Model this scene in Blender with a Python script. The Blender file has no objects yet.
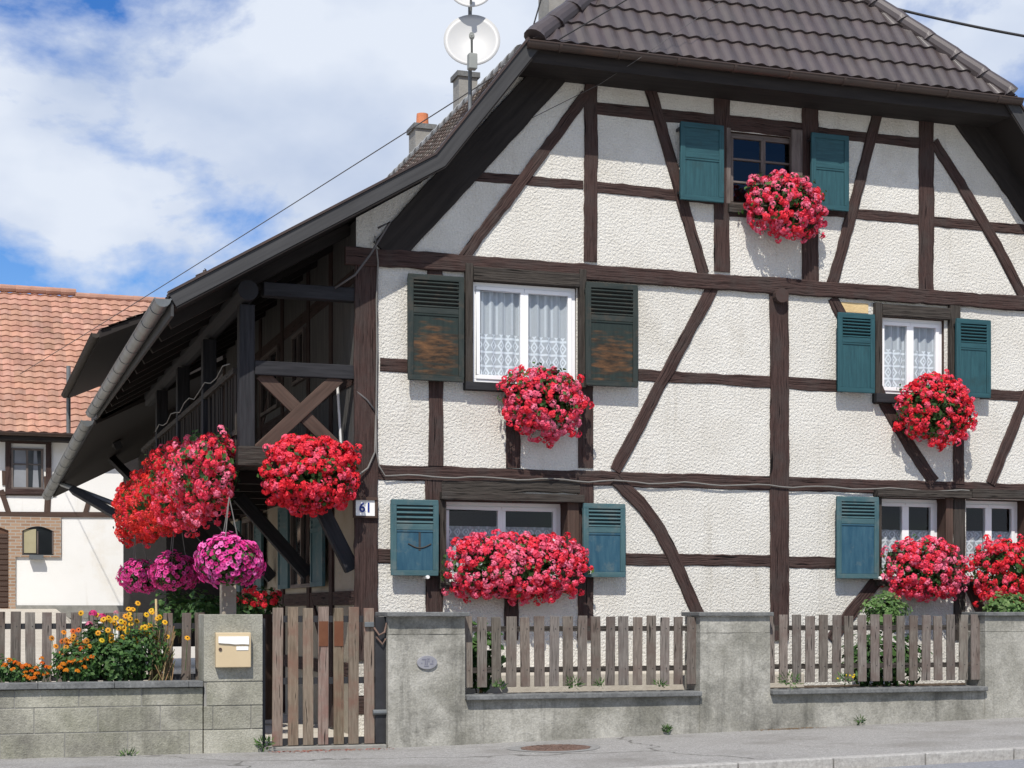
import bpy, math, random
from mathutils import Vector, Matrix
from mathutils.geometry import tessellate_polygon
from mathutils import noise as mnoise
R = math.radians
random.seed(61)
scene = bpy.context.scene
COL = scene.collection

# ------------------------------------------------------------------ camera, sky, sun, exposure
F, TH, HOR, DIST, CH = 1641.0, R(18.75), 612.0, 19.0, 1.45
cam = bpy.data.objects.new("camera", bpy.data.cameras.new("camera"))
COL.objects.link(cam)
cam.location = (0, -DIST, CH)
cam.rotation_euler = (R(90), 0, -TH)
cam.data.sensor_width = 36
cam.data.lens = F / 1024 * 36
cam.data.shift_y = (HOR - 384) / 1024
cam.data.clip_start = 0.1
cam.data.clip_end = 3000
scene.camera = cam

SUN = Vector((.46, 1.0, -1.42)).normalized()          # way the light travels
EL = math.asin(-SUN.z)
AZ = math.atan2(-SUN.x, -SUN.y)
w = bpy.data.worlds.new("World"); scene.world = w; w.use_nodes = True
nt = w.node_tree; nt.nodes.clear(); L = nt.links.new
def wn(t, **k):
    n = nt.nodes.new(t)
    for a, b in k.items(): setattr(n, a, b)
    return n
sky = wn('ShaderNodeTexSky', sky_type='NISHITA', sun_disc=False, sun_elevation=EL, sun_rotation=AZ, air_density=1.0, dust_density=.4, ozone_density=2.5)
hs = wn('ShaderNodeHueSaturation'); hs.inputs['Hue'].default_value = .515; hs.inputs['Saturation'].default_value = 1.4; hs.inputs['Value'].default_value = 1.0
L(sky.outputs[0], hs.inputs['Color'])
tc = wn('ShaderNodeTexCoord')
mp = wn('ShaderNodeMapping'); mp.inputs['Scale'].default_value = (1, 1, 1.55); mp.inputs['Location'].default_value = (2.2, 8.8, 1.85)
L(tc.outputs['Generated'], mp.inputs['Vector'])
n1 = wn('ShaderNodeTexNoise'); n1.inputs['Scale'].default_value = 4.2; n1.inputs['Detail'].default_value = 9; n1.inputs['Roughness'].default_value = .58; n1.inputs['Distortion'].default_value = .25
L(mp.outputs[0], n1.inputs['Vector'])
cr = wn('ShaderNodeValToRGB'); cr.color_ramp.elements[0].position = .425; cr.color_ramp.elements[1].position = .535
L(n1.outputs['Fac'], cr.inputs['Fac'])
n2 = wn('ShaderNodeTexNoise'); n2.inputs['Scale'].default_value = 7; n2.inputs['Detail'].default_value = 5
L(mp.outputs[0], n2.inputs['Vector'])
cc = wn('ShaderNodeValToRGB'); cc.color_ramp.elements[0].position = .3; cc.color_ramp.elements[0].color = (3.5, 4.2, 5.6, 1); cc.color_ramp.elements[1].position = .6; cc.color_ramp.elements[1].color = (5.7, 6.15, 6.95, 1)
L(n2.outputs['Fac'], cc.inputs['Fac'])
mx = wn('ShaderNodeMixRGB'); L(cr.outputs[0], mx.inputs['Fac']); L(hs.outputs[0], mx.inputs[1]); L(cc.outputs[0], mx.inputs[2])
bg = wn('ShaderNodeBackground'); bg.inputs['Strength'].default_value = .10
L(mx.outputs[0], bg.inputs['Color'])
wo = wn('ShaderNodeOutputWorld'); L(bg.outputs[0], wo.inputs['Surface'])

sd = bpy.data.lights.new("sun", 'SUN'); sd.energy = 3.6; sd.angle = R(.5); sd.color = (1, .95, .87)
so = bpy.data.objects.new("sun", sd); COL.objects.link(so)
so.rotation_euler = SUN.to_track_quat('-Z', 'Y').to_euler(); so.location = (-10, -20, 30)
vs = scene.view_settings
vs.view_transform = 'Standard'; vs.look = 'None'; vs.gamma = 1; vs.use_curve_mapping = False
vs.exposure = .45

# ------------------------------------------------------------------ helpers
def P(px, py, Y=0.0):
    """photograph pixel -> point on the real plane y = Y"""
    u = (px - 512) / F; v = (HOR - py) / F
    t = (Y + DIST) / (math.cos(TH) - u * math.sin(TH))
    return Vector((t * (math.sin(TH) + u * math.cos(TH)), Y, CH + t * v))

def gz(x, y):
    z = -.03 + max(0, x - 4.5) * .021
    if x < 4.5 and y > .5: z += min(1.56, (y - .5) * .068)
    return z

class MB:
    def __init__(s): s.v = []; s.f = []; s.uv = []; s.c = []; s.mi = []; s.cur = None; s.m = 0
    def face(s, pts, uv=None, col=None):
        b = len(s.v); s.v += [tuple(p) for p in pts]; s.f.append(tuple(range(b, b + len(pts))))
        s.uv.append(uv or [(0, 0)] * len(pts)); s.c.append(col or s.cur or (1, 1, 1)); s.mi.append(s.m)
    def obox(s, c, ax, h):
        """oriented box: centre, 3 axes, half sizes; uv follows the longest axis"""
        c = Vector(c); ax = [Vector(a).normalized() for a in ax]
        k = max(range(3), key=lambda i: h[i]); o = [i for i in range(3) if i != k]
        off = random.uniform(0, 30)
        def pt(q):
            p = c + sum((ax[i] * (q[i] * h[i]) for i in range(3)), Vector())
            return p, (q[k] * h[k] + off, q[o[0]] * h[o[0]] + q[o[1]] * h[o[1]] + off)
        for i in range(3):
            for sg in (-1, 1):
                j, l = (i + 1) % 3, (i + 2) % 3
                r = []
                for a, b in ((-1, -1), (1, -1), (1, 1), (-1, 1)):
                    q = [0, 0, 0]; q[i] = sg; q[j] = a * sg; q[l] = b
                    r.append(pt(q))
                s.face([x[0] for x in r], [x[1] for x in r])
        return s
    def box(s, x0, x1, y0, y1, z0, z1):
        return s.obox(((x0 + x1) / 2, (y0 + y1) / 2, (z0 + z1) / 2), ((1, 0, 0), (0, 1, 0), (0, 0, 1)), (abs(x1 - x0) / 2, abs(y1 - y0) / 2, abs(z1 - z0) / 2))
    def beam(s, a, b, w, d, side=(0, 1, 0)):
        """bar from a to b, w across, d along 'side'"""
        a = Vector(a); b = Vector(b); t = (b - a); l = t.length; t.normalize()
        sd_ = Vector(side); sd_ = (sd_ - t * sd_.dot(t)).normalized(); n = t.cross(sd_)
        return s.obox((a + b) / 2, (t, sd_, n), (l / 2, d / 2, w / 2))
    def tube(s, pts, r, n=8, cap=True, r2=None):
        pts = [Vector(p) for p in pts]; rings = []
        ref = None
        for i, p in enumerate(pts):
            t = (pts[min(i + 1, len(pts) - 1)] - pts[max(i - 1, 0)]).normalized()
            if ref is None: ref = t.orthogonal().normalized()
            ref = (ref - t * ref.dot(t)).normalized(); q = t.cross(ref)
            rr = r if r2 is None else r + (r2 - r) * i / max(1, len(pts) - 1)
            rings.append([p + (ref * math.cos(2 * math.pi * k / n) + q * math.sin(2 * math.pi * k / n)) * rr for k in range(n)])
        for i in range(len(rings) - 1):
            for k in range(n):
                m = (k + 1) % n
                s.face([rings[i][k], rings[i][m], rings[i + 1][m], rings[i + 1][k]])
        if cap: s.face(rings[0][::-1]); s.face(rings[-1])
        return s
    def prism(s, poly, d):
        """polygon (list of points) extruded by vector d"""
        d = Vector(d); a = [Vector(p) for p in poly]; b = [p + d for p in a]
        s.face(a); s.face(b[::-1])
        for i in range(len(a)):
            j = (i + 1) % len(a); s.face([a[i], b[i], b[j], a[j]])
        return s
    def build(s, name, mat, parent=None, smooth=False, bevel=0):
        me = bpy.data.meshes.new(name)
        me.from_pydata(s.v, [], s.f)
        ul = me.uv_layers.new(name="UVMap"); flat = [c for f in s.uv for u in f for c in u]
        ul.data.foreach_set("uv", flat)
        ca = me.color_attributes.new("Col", 'FLOAT_COLOR', 'CORNER')
        ca.data.foreach_set("color", [x for f, c in zip(s.f, s.c) for _ in f for x in (c[0], c[1], c[2], 1)])
        for m in (mat if isinstance(mat, (list, tuple)) else [mat]): me.materials.append(m)
        me.polygons.foreach_set("material_index", s.mi)
        if smooth: me.polygons.foreach_set("use_smooth", [True] * len(s.f))
        o = bpy.data.objects.new(name, me); COL.objects.link(o)
        if smooth or bevel:
            import bmesh
            bm = bmesh.new(); bm.from_mesh(me); bmesh.ops.remove_doubles(bm, verts=bm.verts, dist=1e-4); bm.to_mesh(me); bm.free()
        if bevel:
            bv = o.modifiers.new("b", 'BEVEL'); bv.width = bevel; bv.segments = 2; bv.limit_method = 'ANGLE'; bv.angle_limit = R(40)
        if parent: o.parent = parent; o.matrix_parent_inverse = Matrix.Translation(-parent.location) if parent.type == 'EMPTY' and not parent.parent else Matrix.Identity(4)
        return o
def tag(o, label=None, cat=None, group=None, kind=None):
    if label: o['label'] = label
    if cat: o['category'] = cat
    if group: o['group'] = group
    if kind: o['kind'] = kind
    return o
def thing(name, label, cat, loc=(0, 0, 0), group=None):
    o = bpy.data.objects.new(name, None); o.empty_display_size = .3; COL.objects.link(o); o.location = loc
    return tag(o, label, cat, group)

# ------------------------------------------------------------------ materials
MATS = {}
def mat(name, c1, c2=None, scale=3.0, rough=.8, bump=0.0, bscale=20.0, c3=None, s3=.6, p3=(.55, .7), spec=.3, metal=0, uv=None, vcol=False, detail=6, bdist=.02, p2=(.3, .7), streak=None, grain=None, split=None, cracks=None):
    m = bpy.data.materials.new(name); m.use_nodes = True; t = m.node_tree; t.nodes.clear()
    def N(k, **a):
        n = t.nodes.new(k)
        for x, y in a.items(): setattr(n, x, y)
        return n
    l = t.links.new
    out = N('ShaderNodeOutputMaterial'); b = N('ShaderNodeBsdfPrincipled'); l(b.outputs[0], out.inputs[0])
    b.inputs['Roughness'].default_value = rough; b.inputs['Metallic'].default_value = metal; b.inputs['Specular IOR Level'].default_value = spec
    co = N('ShaderNodeTexCoord'); src = co.outputs['Object']
    if uv:
        g = N('ShaderNodeMapping'); g.inputs['Scale'].default_value = (uv[0], uv[1], 1); l(co.outputs['UV'], g.inputs[0]); src = g.outputs[0]
    c2 = c2 or c1
    n = N('ShaderNodeTexNoise'); n.inputs['Scale'].default_value = scale; n.inputs['Detail'].default_value = detail; n.inputs['Roughness'].default_value = .62; l(src, n.inputs['Vector'])
    r = N('ShaderNodeValToRGB'); r.color_ramp.elements[0].position = p2[0]; r.color_ramp.elements[1].position = p2[1]
    r.color_ramp.elements[0].color = (*c1, 1); r.color_ramp.elements[1].color = (*c2, 1); l(n.outputs['Fac'], r.inputs[0])
    col = r.outputs[0]
    if c3:
        n3 = N('ShaderNodeTexNoise'); n3.inputs['Scale'].default_value = s3; n3.inputs['Detail'].default_value = 8; n3.inputs['Roughness'].default_value = .65; l(co.outputs['Object'], n3.inputs['Vector'])
        r3 = N('ShaderNodeMapRange'); r3.inputs[1].default_value = p3[0]; r3.inputs[2].default_value = p3[1]; l(n3.outputs['Fac'], r3.inputs[0])
        x = N('ShaderNodeMixRGB'); l(r3.outputs[0], x.inputs[0]); l(col, x.inputs[1]); x.inputs[2].default_value = (*c3, 1); col = x.outputs[0]
    def layer(vec, sc, det, lo, hi, colr, rough_=.6, node='ShaderNodeTexNoise'):
        nonlocal col
        q = N(node); q.inputs['Scale'].default_value = sc
        if node == 'ShaderNodeTexNoise': q.inputs['Detail'].default_value = det; q.inputs['Roughness'].default_value = rough_; o_ = q.outputs['Fac']
        else: q.feature = 'DISTANCE_TO_EDGE'; o_ = q.outputs['Distance']
        l(vec, q.inputs['Vector']); k = N('ShaderNodeMapRange'); k.inputs[1].default_value = lo; k.inputs[2].default_value = hi; l(o_, k.inputs[0])
        x = N('ShaderNodeMixRGB'); l(k.outputs[0], x.inputs[0]); l(col, x.inputs[1]); x.inputs[2].default_value = (*colr, 1); col = x.outputs[0]
    if streak:                       # rain marks running down the face
        g = N('ShaderNodeMapping'); g.inputs['Scale'].default_value = (streak[3], streak[3], streak[3] * .07); l(co.outputs['Object'], g.inputs[0]); layer(g.outputs[0], 1, 6, streak[1], streak[2], streak[0], .7)
    if split: layer(src, 1.0, 3, split[1], split[2], split[0], .5)
    if cracks:
        g = N('ShaderNodeTexNoise'); g.inputs['Scale'].default_value = 2.2; g.inputs['Detail'].default_value = 5; l(co.outputs['Object'], g.inputs['Vector'])
        x = N('ShaderNodeMixRGB', blend_type='ADD'); x.inputs[0].default_value = .55; l(co.outputs['Object'], x.inputs[1]); l(g.outputs['Color'], x.inputs[2]); layer(x.outputs[0], cracks[1], 0, cracks[2], cracks[2] * .3, cracks[0], 0, 'ShaderNodeTexVoronoi')
    if grain:
        q = N('ShaderNodeTexNoise'); q.inputs['Scale'].default_value = grain[0]; q.inputs['Detail'].default_value = 4; q.inputs['Roughness'].default_value = .8; l(co.outputs['Object'], q.inputs['Vector'])
        k = N('ShaderNodeMapRange'); k.inputs[1].default_value = .3; k.inputs[2].default_value = .7; k.inputs[3].default_value = 1 - grain[1]; k.inputs[4].default_value = 1 + grain[1] * .6; k.clamp = False; l(q.outputs['Fac'], k.inputs[0])
        x = N('ShaderNodeMixRGB', blend_type='MULTIPLY'); x.inputs[0].default_value = 1; l(col, x.inputs[1]); l(k.outputs[0], x.inputs[2]); col = x.outputs[0]
    if vcol:
        a = N('ShaderNodeAttribute', attribute_name='Col'); x = N('ShaderNodeMixRGB', blend_type='MULTIPLY'); x.inputs[0].default_value = 1
        l(col, x.inputs[1]); l(a.outputs['Color'], x.inputs[2]); col = x.outputs[0]
    l(col, b.inputs['Base Color'])
    if bump:
        bn = N('ShaderNodeTexNoise'); bn.inputs['Scale'].default_value = bscale; bn.inputs['Detail'].default_value = 7; bn.inputs['Roughness'].default_value = .6; l(src, bn.inputs['Vector'])
        bp = N('ShaderNodeBump'); bp.inputs['Strength'].default_value = bump; bp.inputs['Distance'].default_value = bdist; l(bn.outputs['Fac'], bp.inputs['Height']); l(bp.outputs[0], b.inputs['Normal'])
    MATS[name] = m
    return m
def leafmat(name):
    m = mat(name, (1, 1, 1), rough=.55, vcol=True, spec=.25); t = m.node_tree
    b = [n for n in t.nodes if n.type == 'BSDF_PRINCIPLED'][0]; o = [n for n in t.nodes if n.type == 'OUTPUT_MATERIAL'][0]
    tr = t.nodes.new('ShaderNodeBsdfTranslucent'); x = t.nodes.new('ShaderNodeMixShader'); x.inputs[0].default_value = .36
    a = [n for n in t.nodes if n.type == 'ATTRIBUTE'][0]; t.links.new(a.outputs['Color'], tr.inputs['Color'])
    t.links.new(b.outputs[0], x.inputs[1]); t.links.new(tr.outputs[0], x.inputs[2]); t.links.new(x.outputs[0], o.inputs[0]); return m

M_plaster = mat('plaster', (0.639, 0.6135, 0.5539), (0.7433, 0.7264, 0.6752), 1.2, .95, 1.0, 34, c3=(0.5243, 0.4903, 0.4222), s3=.7, p3=(.58, .8), bdist=.035, spec=.1, streak=((0.4279, 0.3986, 0.3342), .56, .92, 5.0), grain=(45, .16))
M_plaster_shade = mat('shade_plaster', (.27, .235, .18), (.36, .32, .26), 1.5, .95, .5, 14, bdist=.03, spec=.1)  # plaster with the shade under the gallery darkened into its colour
M_white_wall = mat('white_wall', (.72, .71, .68), (.78, .77, .75), .5, .9, .15, 30, c3=(.62, .56, .46), s3=.35, p3=(.6, .8), spec=.1, streak=((.45, .40, .32), .58, .9, 3.0))
M_timber = mat('timber', (.017, .010, .009), (.112, .070, .062), 1.0, .85, 1.0, 1.0, uv=(1.8, 34), c3=(.060, .046, .042), s3=3.0, p3=(.46, .68), bdist=.03, spec=.15, p2=(.28, .78), split=((.006, .004, .004), .60, .68))
M_timber_grey = mat('grey_timber', (.020, .017, .015), (.088, .076, .066), 1.0, .88, 1.0, 1.0, uv=(2.0, 34), c3=(.055, .05, .046), s3=3, bdist=.025, spec=.15, p2=(.28, .75), split=((.008, .007, .006), .60, .68))
M_timber_dark = mat('dark_timber', (0.01368, 0.01368, 0.01584), (0.03388, 0.03388, 0.03784), 1.0, .8, .4, 1.0, uv=(2, 26), bdist=.01, spec=.2)
M_timber_red = mat('brown_timber', (0.04683, 0.02942, 0.02289), (0.09383, 0.06118, 0.04812), 1.0, .8, .4, 1.0, uv=(2, 26), bdist=.01, spec=.2)
M_picket = mat('weathered_picket', (0.0826, 0.0722, 0.0642), (0.2433, 0.2153, 0.1913), 1.0, .9, .7, 1.0, uv=(3, 36), c3=(0.1293, 0.1013, 0.08933), s3=4, p3=(.45, .65), bdist=.008, spec=.12, vcol=True, split=((0.0292, 0.026, 0.0228), .60, .68))
M_gatewood = mat('gate_wood', (0.1072, 0.08238, 0.06174), (0.2781, 0.2244, 0.1748), 1.0, .9, .7, 1.0, uv=(2.5, 34), c3=(0.1835, 0.1091, 0.08434), s3=3.0, p3=(.48, .68), bdist=.008, spec=.12, vcol=True, split=((0.03584, 0.02758, 0.0218), .60, .68))
M_concrete = mat('concrete', (0.2139, 0.2078, 0.1773), (0.411, 0.3988, 0.3562), 1.6, .95, .6, 45, c3=(0.1336, 0.1299, 0.1128), s3=1.9, p3=(.50, .72), bdist=.014, spec=.1, p2=(.36, .62), detail=10, streak=((0.1067, 0.1043, 0.09211), .54, .8, 5.0), grain=(38, .30))
M_cap = mat('dark_concrete_cap', (0.1141, 0.1176, 0.1176), (0.1925, 0.1961, 0.1925), 5, .9, .3, 40, spec=.15, grain=(30, .35))
M_block = mat('concrete_block', (0.2163, 0.2135, 0.1673), (0.4144, 0.4004, 0.3444), 2.2, .95, .8, 55, vcol=True, c3=(0.1703, 0.1633, 0.1423), s3=1.6, p3=(.5, .75), bdist=.014, spec=.1, detail=10, streak=((0.1248, 0.122, 0.1038), .56, .85, 4.0), grain=(38, .30))
M_mortar = mat('mortar', (0.2028, 0.1989, 0.1794), (0.2808, 0.273, 0.2496), 8, .95, .3, 60, spec=.1)
M_pave = mat('pavement', (.20, .195, .185), (.42, .41, .395), 70, .95, .7, 130, c3=(.22, .21, .195), s3=.9, p3=(.48, .72), bdist=.012, spec=.1, detail=3, grain=(26, .30), cracks=((.15, .145, .135), .22, .006))
M_road = mat('asphalt', (0.1806, 0.1859, 0.2019), (0.2869, 0.2923, 0.3081), 60, .92, .5, 150, spec=.15, bdist=.008, grain=(24, .3))
M_kerb = mat('kerb_stone', (0.312, 0.3023, 0.2877), (0.4193, 0.4095, 0.39), 14, .9, .3, 60, spec=.1, grain=(35, .3))
M_yard = mat('yard', (0.414, 0.378, 0.324), (0.522, 0.486, 0.423), 4, .95, .3, 30, spec=.1)
M_soil = mat('soil', (0.05, 0.037, 0.026), (0.11, 0.083, 0.06), 9, .95, .8, 30, spec=.1)
M_teal = mat('teal_paint', (0.01314, 0.05081, 0.06295), (0.02542, 0.0882, 0.1024), 1.0, .6, .25, 1.0, uv=(3, 30), c3=(0.01853, 0.05295, 0.05903), s3=3, bdist=.004)
M_teal_worn = mat('worn_teal_paint', (0.03064, 0.08032, 0.09544), (0.0712, 0.136, 0.1468), 1.0, .7, .4, 1.0, uv=(2.5, 20), c3=(0.1044, 0.1368, 0.1368), s3=5, p3=(.5, .72), bdist=.005, p2=(.3,.75))
M_blue_worn = mat('worn_blue_paint', (.012, .058, .10), (.040, .105, .145), 1.0, .7, .4, 1.0, uv=(2.5, 14), c3=(.095, .135, .14), s3=5, p3=(.54, .72), bdist=.005)
M_greenold = mat('old_green_paint', (.012, .020, .019), (.034, .042, .038), 1.0, .7, .4, 1.0, uv=(2.5, 20), c3=(.055, .046, .035), s3=6, p3=(.52, .72), bdist=.005)
M_white = mat('white_pvc', (.80, .80, .80), (.83, .83, .83), 5, .35, spec=.5)
M_brownframe = mat('brown_window_frame', (.07, .055, .05), (.17, .14, .125), 1.0, .75, .3, 1, uv=(3, 30), bdist=.004)
M_hiptile = mat('brown_glazed_tile', (0.04531, 0.03435, 0.03435), (0.06234, 0.04865, 0.04865), 5, .42, .12, 40, vcol=True, spec=.6, bdist=.004)
M_oldtile = mat('old_tile', (0.096, 0.068, 0.056), (0.208, 0.16, 0.136), 4, .85, .4, 30, vcol=True, c3=(0.24, 0.24, 0.216), s3=2.5, p3=(.5, .65))
M_terra = mat('terracotta_tile', (0.34, 0.1787, 0.1259), (0.4374, 0.2512, 0.1861), 3, .85, .3, 30, vcol=True, c3=(0.2875, 0.1696, 0.1261), s3=.8, p3=(.5, .75))
M_copper = mat('brown_gutter', (0.03375, 0.0216, 0.0171), (0.054, 0.03375, 0.0261), 3, .45, c3=(0.072, 0.03825, 0.02475), s3=2, spec=.5)
M_zinc = mat('zinc', (0.1155, 0.126, 0.1312), (0.1785, 0.189, 0.1943), 3, .5, .1, 15, spec=.5, metal=.35, c3=(0.126, 0.1312, 0.1233), s3=2)
M_barge = mat('grey_fascia', (0.0336, 0.0336, 0.03528), (0.05712, 0.05712, 0.0588), 1, .75, .2, 1, uv=(1, 20), spec=.25, bdist=.004)
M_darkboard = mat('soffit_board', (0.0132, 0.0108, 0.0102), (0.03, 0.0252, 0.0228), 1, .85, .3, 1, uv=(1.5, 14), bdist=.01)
M_black = mat('black_metal', (.018, .018, .02), (.03, .03, .033), 8, .5, spec=.4)
M_render = mat('chimney_render', (0.2145, 0.208, 0.1885), (0.2925, 0.286, 0.2665), 3, .9, .3, 30)
M_pot = mat('terracotta_pot', (.50, .17, .08), (.58, .22, .11), 8, .8)
M_brick = None
M_dish = mat('dish_white', (0.4493, 0.4493, 0.4435), (0.4723, 0.4723, 0.4666), 3, .45, spec=.4)
M_grey = mat('grey_plastic', (.22, .23, .22), (.28, .29, .27), 6, .6)
M_cream = mat('mailbox_cream', (0.5111, 0.4013, 0.2503), (0.543, 0.4332, 0.2754), 4, .45, spec=.4)
M_whitepaint = mat('white_paint', (.80, .80, .78), rough=.45, spec=.4)
M_rust = mat('rust', (.12, .085, .07), (.22, .14, .11), 14, .75, .4, 60, metal=.2)
M_orange = mat('orange_paint', (0.1106, 0.03919, 0.01776), (0.1376, 0.05426, 0.02569), 10, .7)
M_navy = mat('navy_enamel', (.01, .03, .22), rough=.4)
M_plaque = mat('enamel_plaque', (0.216, 0.216, 0.24), (0.288, 0.288, 0.312), 9, .5)
M_plaque_d = mat('plaque_relief', (.16, .16, .20), rough=.6)
M_green_pot = mat('planter_brown', (0.03, 0.0175, 0.0125), (0.045, 0.0275, 0.02), 5, .7)
M_cable = mat('grey_cable', (0.1512, 0.1456, 0.1344), (0.1904, 0.1848, 0.1736), 4, .6)
M_wire = mat('black_cable', (.02, .02, .022), rough=.6)
M_wirefine = mat('thin_grey_cable', (.09, .085, .085), rough=.6)
M_leaf = leafmat('leaf'); M_petal = leafmat('petal')
M_wattle = mat('bare_clay_patch', (.55, .40, .20), (.64, .49, .27), 6, .9, .4, 30)
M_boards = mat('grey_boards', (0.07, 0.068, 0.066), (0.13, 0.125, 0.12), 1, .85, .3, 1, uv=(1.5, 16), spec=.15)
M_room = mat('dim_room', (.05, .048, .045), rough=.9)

def glass_mat():
    m = bpy.data.materials.new('window_glass'); m.use_nodes = True; t = m.node_tree; t.nodes.clear()
    o = t.nodes.new('ShaderNodeOutputMaterial'); tr = t.nodes.new('ShaderNodeBsdfTransparent'); g = t.nodes.new('ShaderNodeBsdfGlossy')
    tr.inputs[0].default_value = (.82, .86, .88, 1); g.inputs['Roughness'].default_value = .02
    fr = t.nodes.new('ShaderNodeFresnel'); fr.inputs[0].default_value = 1.5
    ge = t.nodes.new('ShaderNodeNewGeometry'); mr = t.nodes.new('ShaderNodeMapRange'); mr.inputs[3].default_value = 1.5; mr.inputs[4].default_value = 1 / 1.5; t.links.new(ge.outputs['Backfacing'], mr.inputs[0]); t.links.new(mr.outputs[0], fr.inputs[0])
    x = t.nodes.new('ShaderNodeMixShader'); t.links.new(fr.outputs[0], x.inputs[0]); t.links.new(tr.outputs[0], x.inputs[1]); t.links.new(g.outputs[0], x.inputs[2]); t.links.new(x.outputs[0], o.inputs[0]); return m
M_glass = glass_mat()

def lace_mat(name, px=.105, pz=.15, base=.55, lace_from=.55):
    """white net curtain: fine vertical threads above, a woven diamond border below (uv: x in m, y 0 bottom..1 top)"""
    m = bpy.data.materials.new(name); m.use_nodes = True; t = m.node_tree; t.nodes.clear(); l = t.links.new
    def N(k, **a):
        n = t.nodes.new(k)
        for x, y in a.items(): setattr(n, x, y)
        return n
    def mth(op, a, b=None):
        n = N('ShaderNodeMath', operation=op)
        for i, q in enumerate((a, b)):
            if q is None: continue
            if isinstance(q, (int, float)): n.inputs[i].default_value = q
            else: l(q, n.inputs[i])
        return n.outputs[0]
    uv = N('ShaderNodeTexCoord').outputs['UV']; s = N('ShaderNodeSeparateXYZ'); l(uv, s.inputs[0]); X, Z = s.outputs[0], s.outputs[1]
    fx = mth('ABSOLUTE', mth('SUBTRACT', mth('FRACT', mth('DIVIDE', X, px)), .5))
    fz = mth('ABSOLUTE', mth('SUBTRACT', mth('FRACT', mth('DIVIDE', Z, pz)), .5))
    d = mth('ADD', fx, fz)
    ring = mth('LESS_THAN', mth('ABSOLUTE', mth('SUBTRACT', d, .36)), .10)
    dot = mth('LESS_THAN', d, .11)
    bar = mth('LESS_THAN', mth('ABSOLUTE', mth('SUBTRACT', fz, .47)), .05)
    pat = mth('MINIMUM', mth('ADD', mth('ADD', ring, dot), bar), 1.0)
    low = mth('LESS_THAN', Z, lace_from)
    vert = mth('LESS_THAN', mth('ABSOLUTE', mth('SUBTRACT', fx, .45)), .07)
    fac = mth('ADD', mth('MULTIPLY', mth('MULTIPLY', pat, low), .42), mth('MULTIPLY', mth('MULTIPLY', vert, mth('SUBTRACT', 1.0, low)), .18))
    fac = mth('ADD', fac, base)
    df = N('ShaderNodeBsdfDiffuse'); df.inputs[0].default_value = (.80, .81, .83, 1); tl = N('ShaderNodeBsdfTransparent')
    x = N('ShaderNodeMixShader'); l(fac, x.inputs[0]); l(tl.outputs[0], x.inputs[1]); l(df.outputs[0], x.inputs[2])
    o = N('ShaderNodeOutputMaterial'); l(x.outputs[0], o.inputs[0]); return m
M_lace = lace_mat('lace_curtain', .095, .17, .60, .56); M_lace2 = lace_mat('half_lace_curtain', .11, .16, .5, .6)

def patch_mat():
    """old green shutter panel with bare brown wood where the paint has weathered off in the middle (uv in metres)"""
    m = mat('weathered_panel', (.010, .018, .017), (.02, .032, .028), 1.0, .7, .3, 1, uv=(2, 22), bdist=.004); t = m.node_tree; l = t.links.new
    b = [n for n in t.nodes if n.type == 'BSDF_PRINCIPLED'][0]; old = b.inputs['Base Color'].links[0].from_socket
    tc_ = t.nodes.new('ShaderNodeTexCoord'); mp_ = t.nodes.new('ShaderNodeMapping'); mp_.inputs['Location'].default_value = (-.55, -.42, 0); l(tc_.outputs['Generated'], mp_.inputs[0])
    s = t.nodes.new('ShaderNodeSeparateXYZ'); l(tc_.outputs['Generated'], s.inputs[0])
    def mth(op, a, b_=None):
        n = t.nodes.new('ShaderNodeMath'); n.operation = op
        for i, q in enumerate((a, b_)):
            if q is None: continue
            if isinstance(q, (int, float)): n.inputs[i].default_value = q
            else: l(q, n.inputs[i])
        return n.outputs[0]
    dx = mth('POWER', mth('MULTIPLY', mth('SUBTRACT', s.outputs[0], .52), 1.15), 2.0); dz = mth('POWER', mth('MULTIPLY', mth('SUBTRACT', s.outputs[2], .40), 1.7), 2.0)
    r = mth('SQRT', mth('ADD', dx, dz))
    mp2 = t.nodes.new('ShaderNodeMapping'); mp2.inputs['Scale'].default_value = (5, 5, 22); l(tc_.outputs['Object'], mp2.inputs[0])
    n = t.nodes.new('ShaderNodeTexNoise'); n.inputs['Scale'].default_value = 1; n.inputs['Detail'].default_value = 6; l(mp2.outputs[0], n.inputs['Vector'])
    f = mth('SUBTRACT', mth('ADD', mth('MULTIPLY', n.outputs['Fac'], 1.9), .10), r)
    mr = t.nodes.new('ShaderNodeMapRange'); mr.inputs[1].default_value = .25; mr.inputs[2].default_value = .75; l(f, mr.inputs[0])
    x = t.nodes.new('ShaderNodeMixRGB'); l(mr.outputs[0], x.inputs[0]); l(old, x.inputs[1]); cw = t.nodes.new('ShaderNodeValToRGB'); cw.color_ramp.elements[0].color = (.022, .014, .008, 1); cw.color_ramp.elements[0].position = .40; cw.color_ramp.elements[1].color = (.15, .072, .03, 1); cw.color_ramp.elements[1].position = .68
    n2 = t.nodes.new('ShaderNodeTexNoise'); n2.inputs['Scale'].default_value = .8; n2.inputs['Detail'].default_value = 8; n2.inputs['Roughness'].default_value = .7; l(mp2.outputs[0], n2.inputs['Vector']); l(n2.outputs['Fac'], cw.inputs[0]); l(cw.outputs[0], x.inputs[2]); l(x.outputs[0], b.inputs['Base Color']); return m
M_patch = patch_mat()

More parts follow.
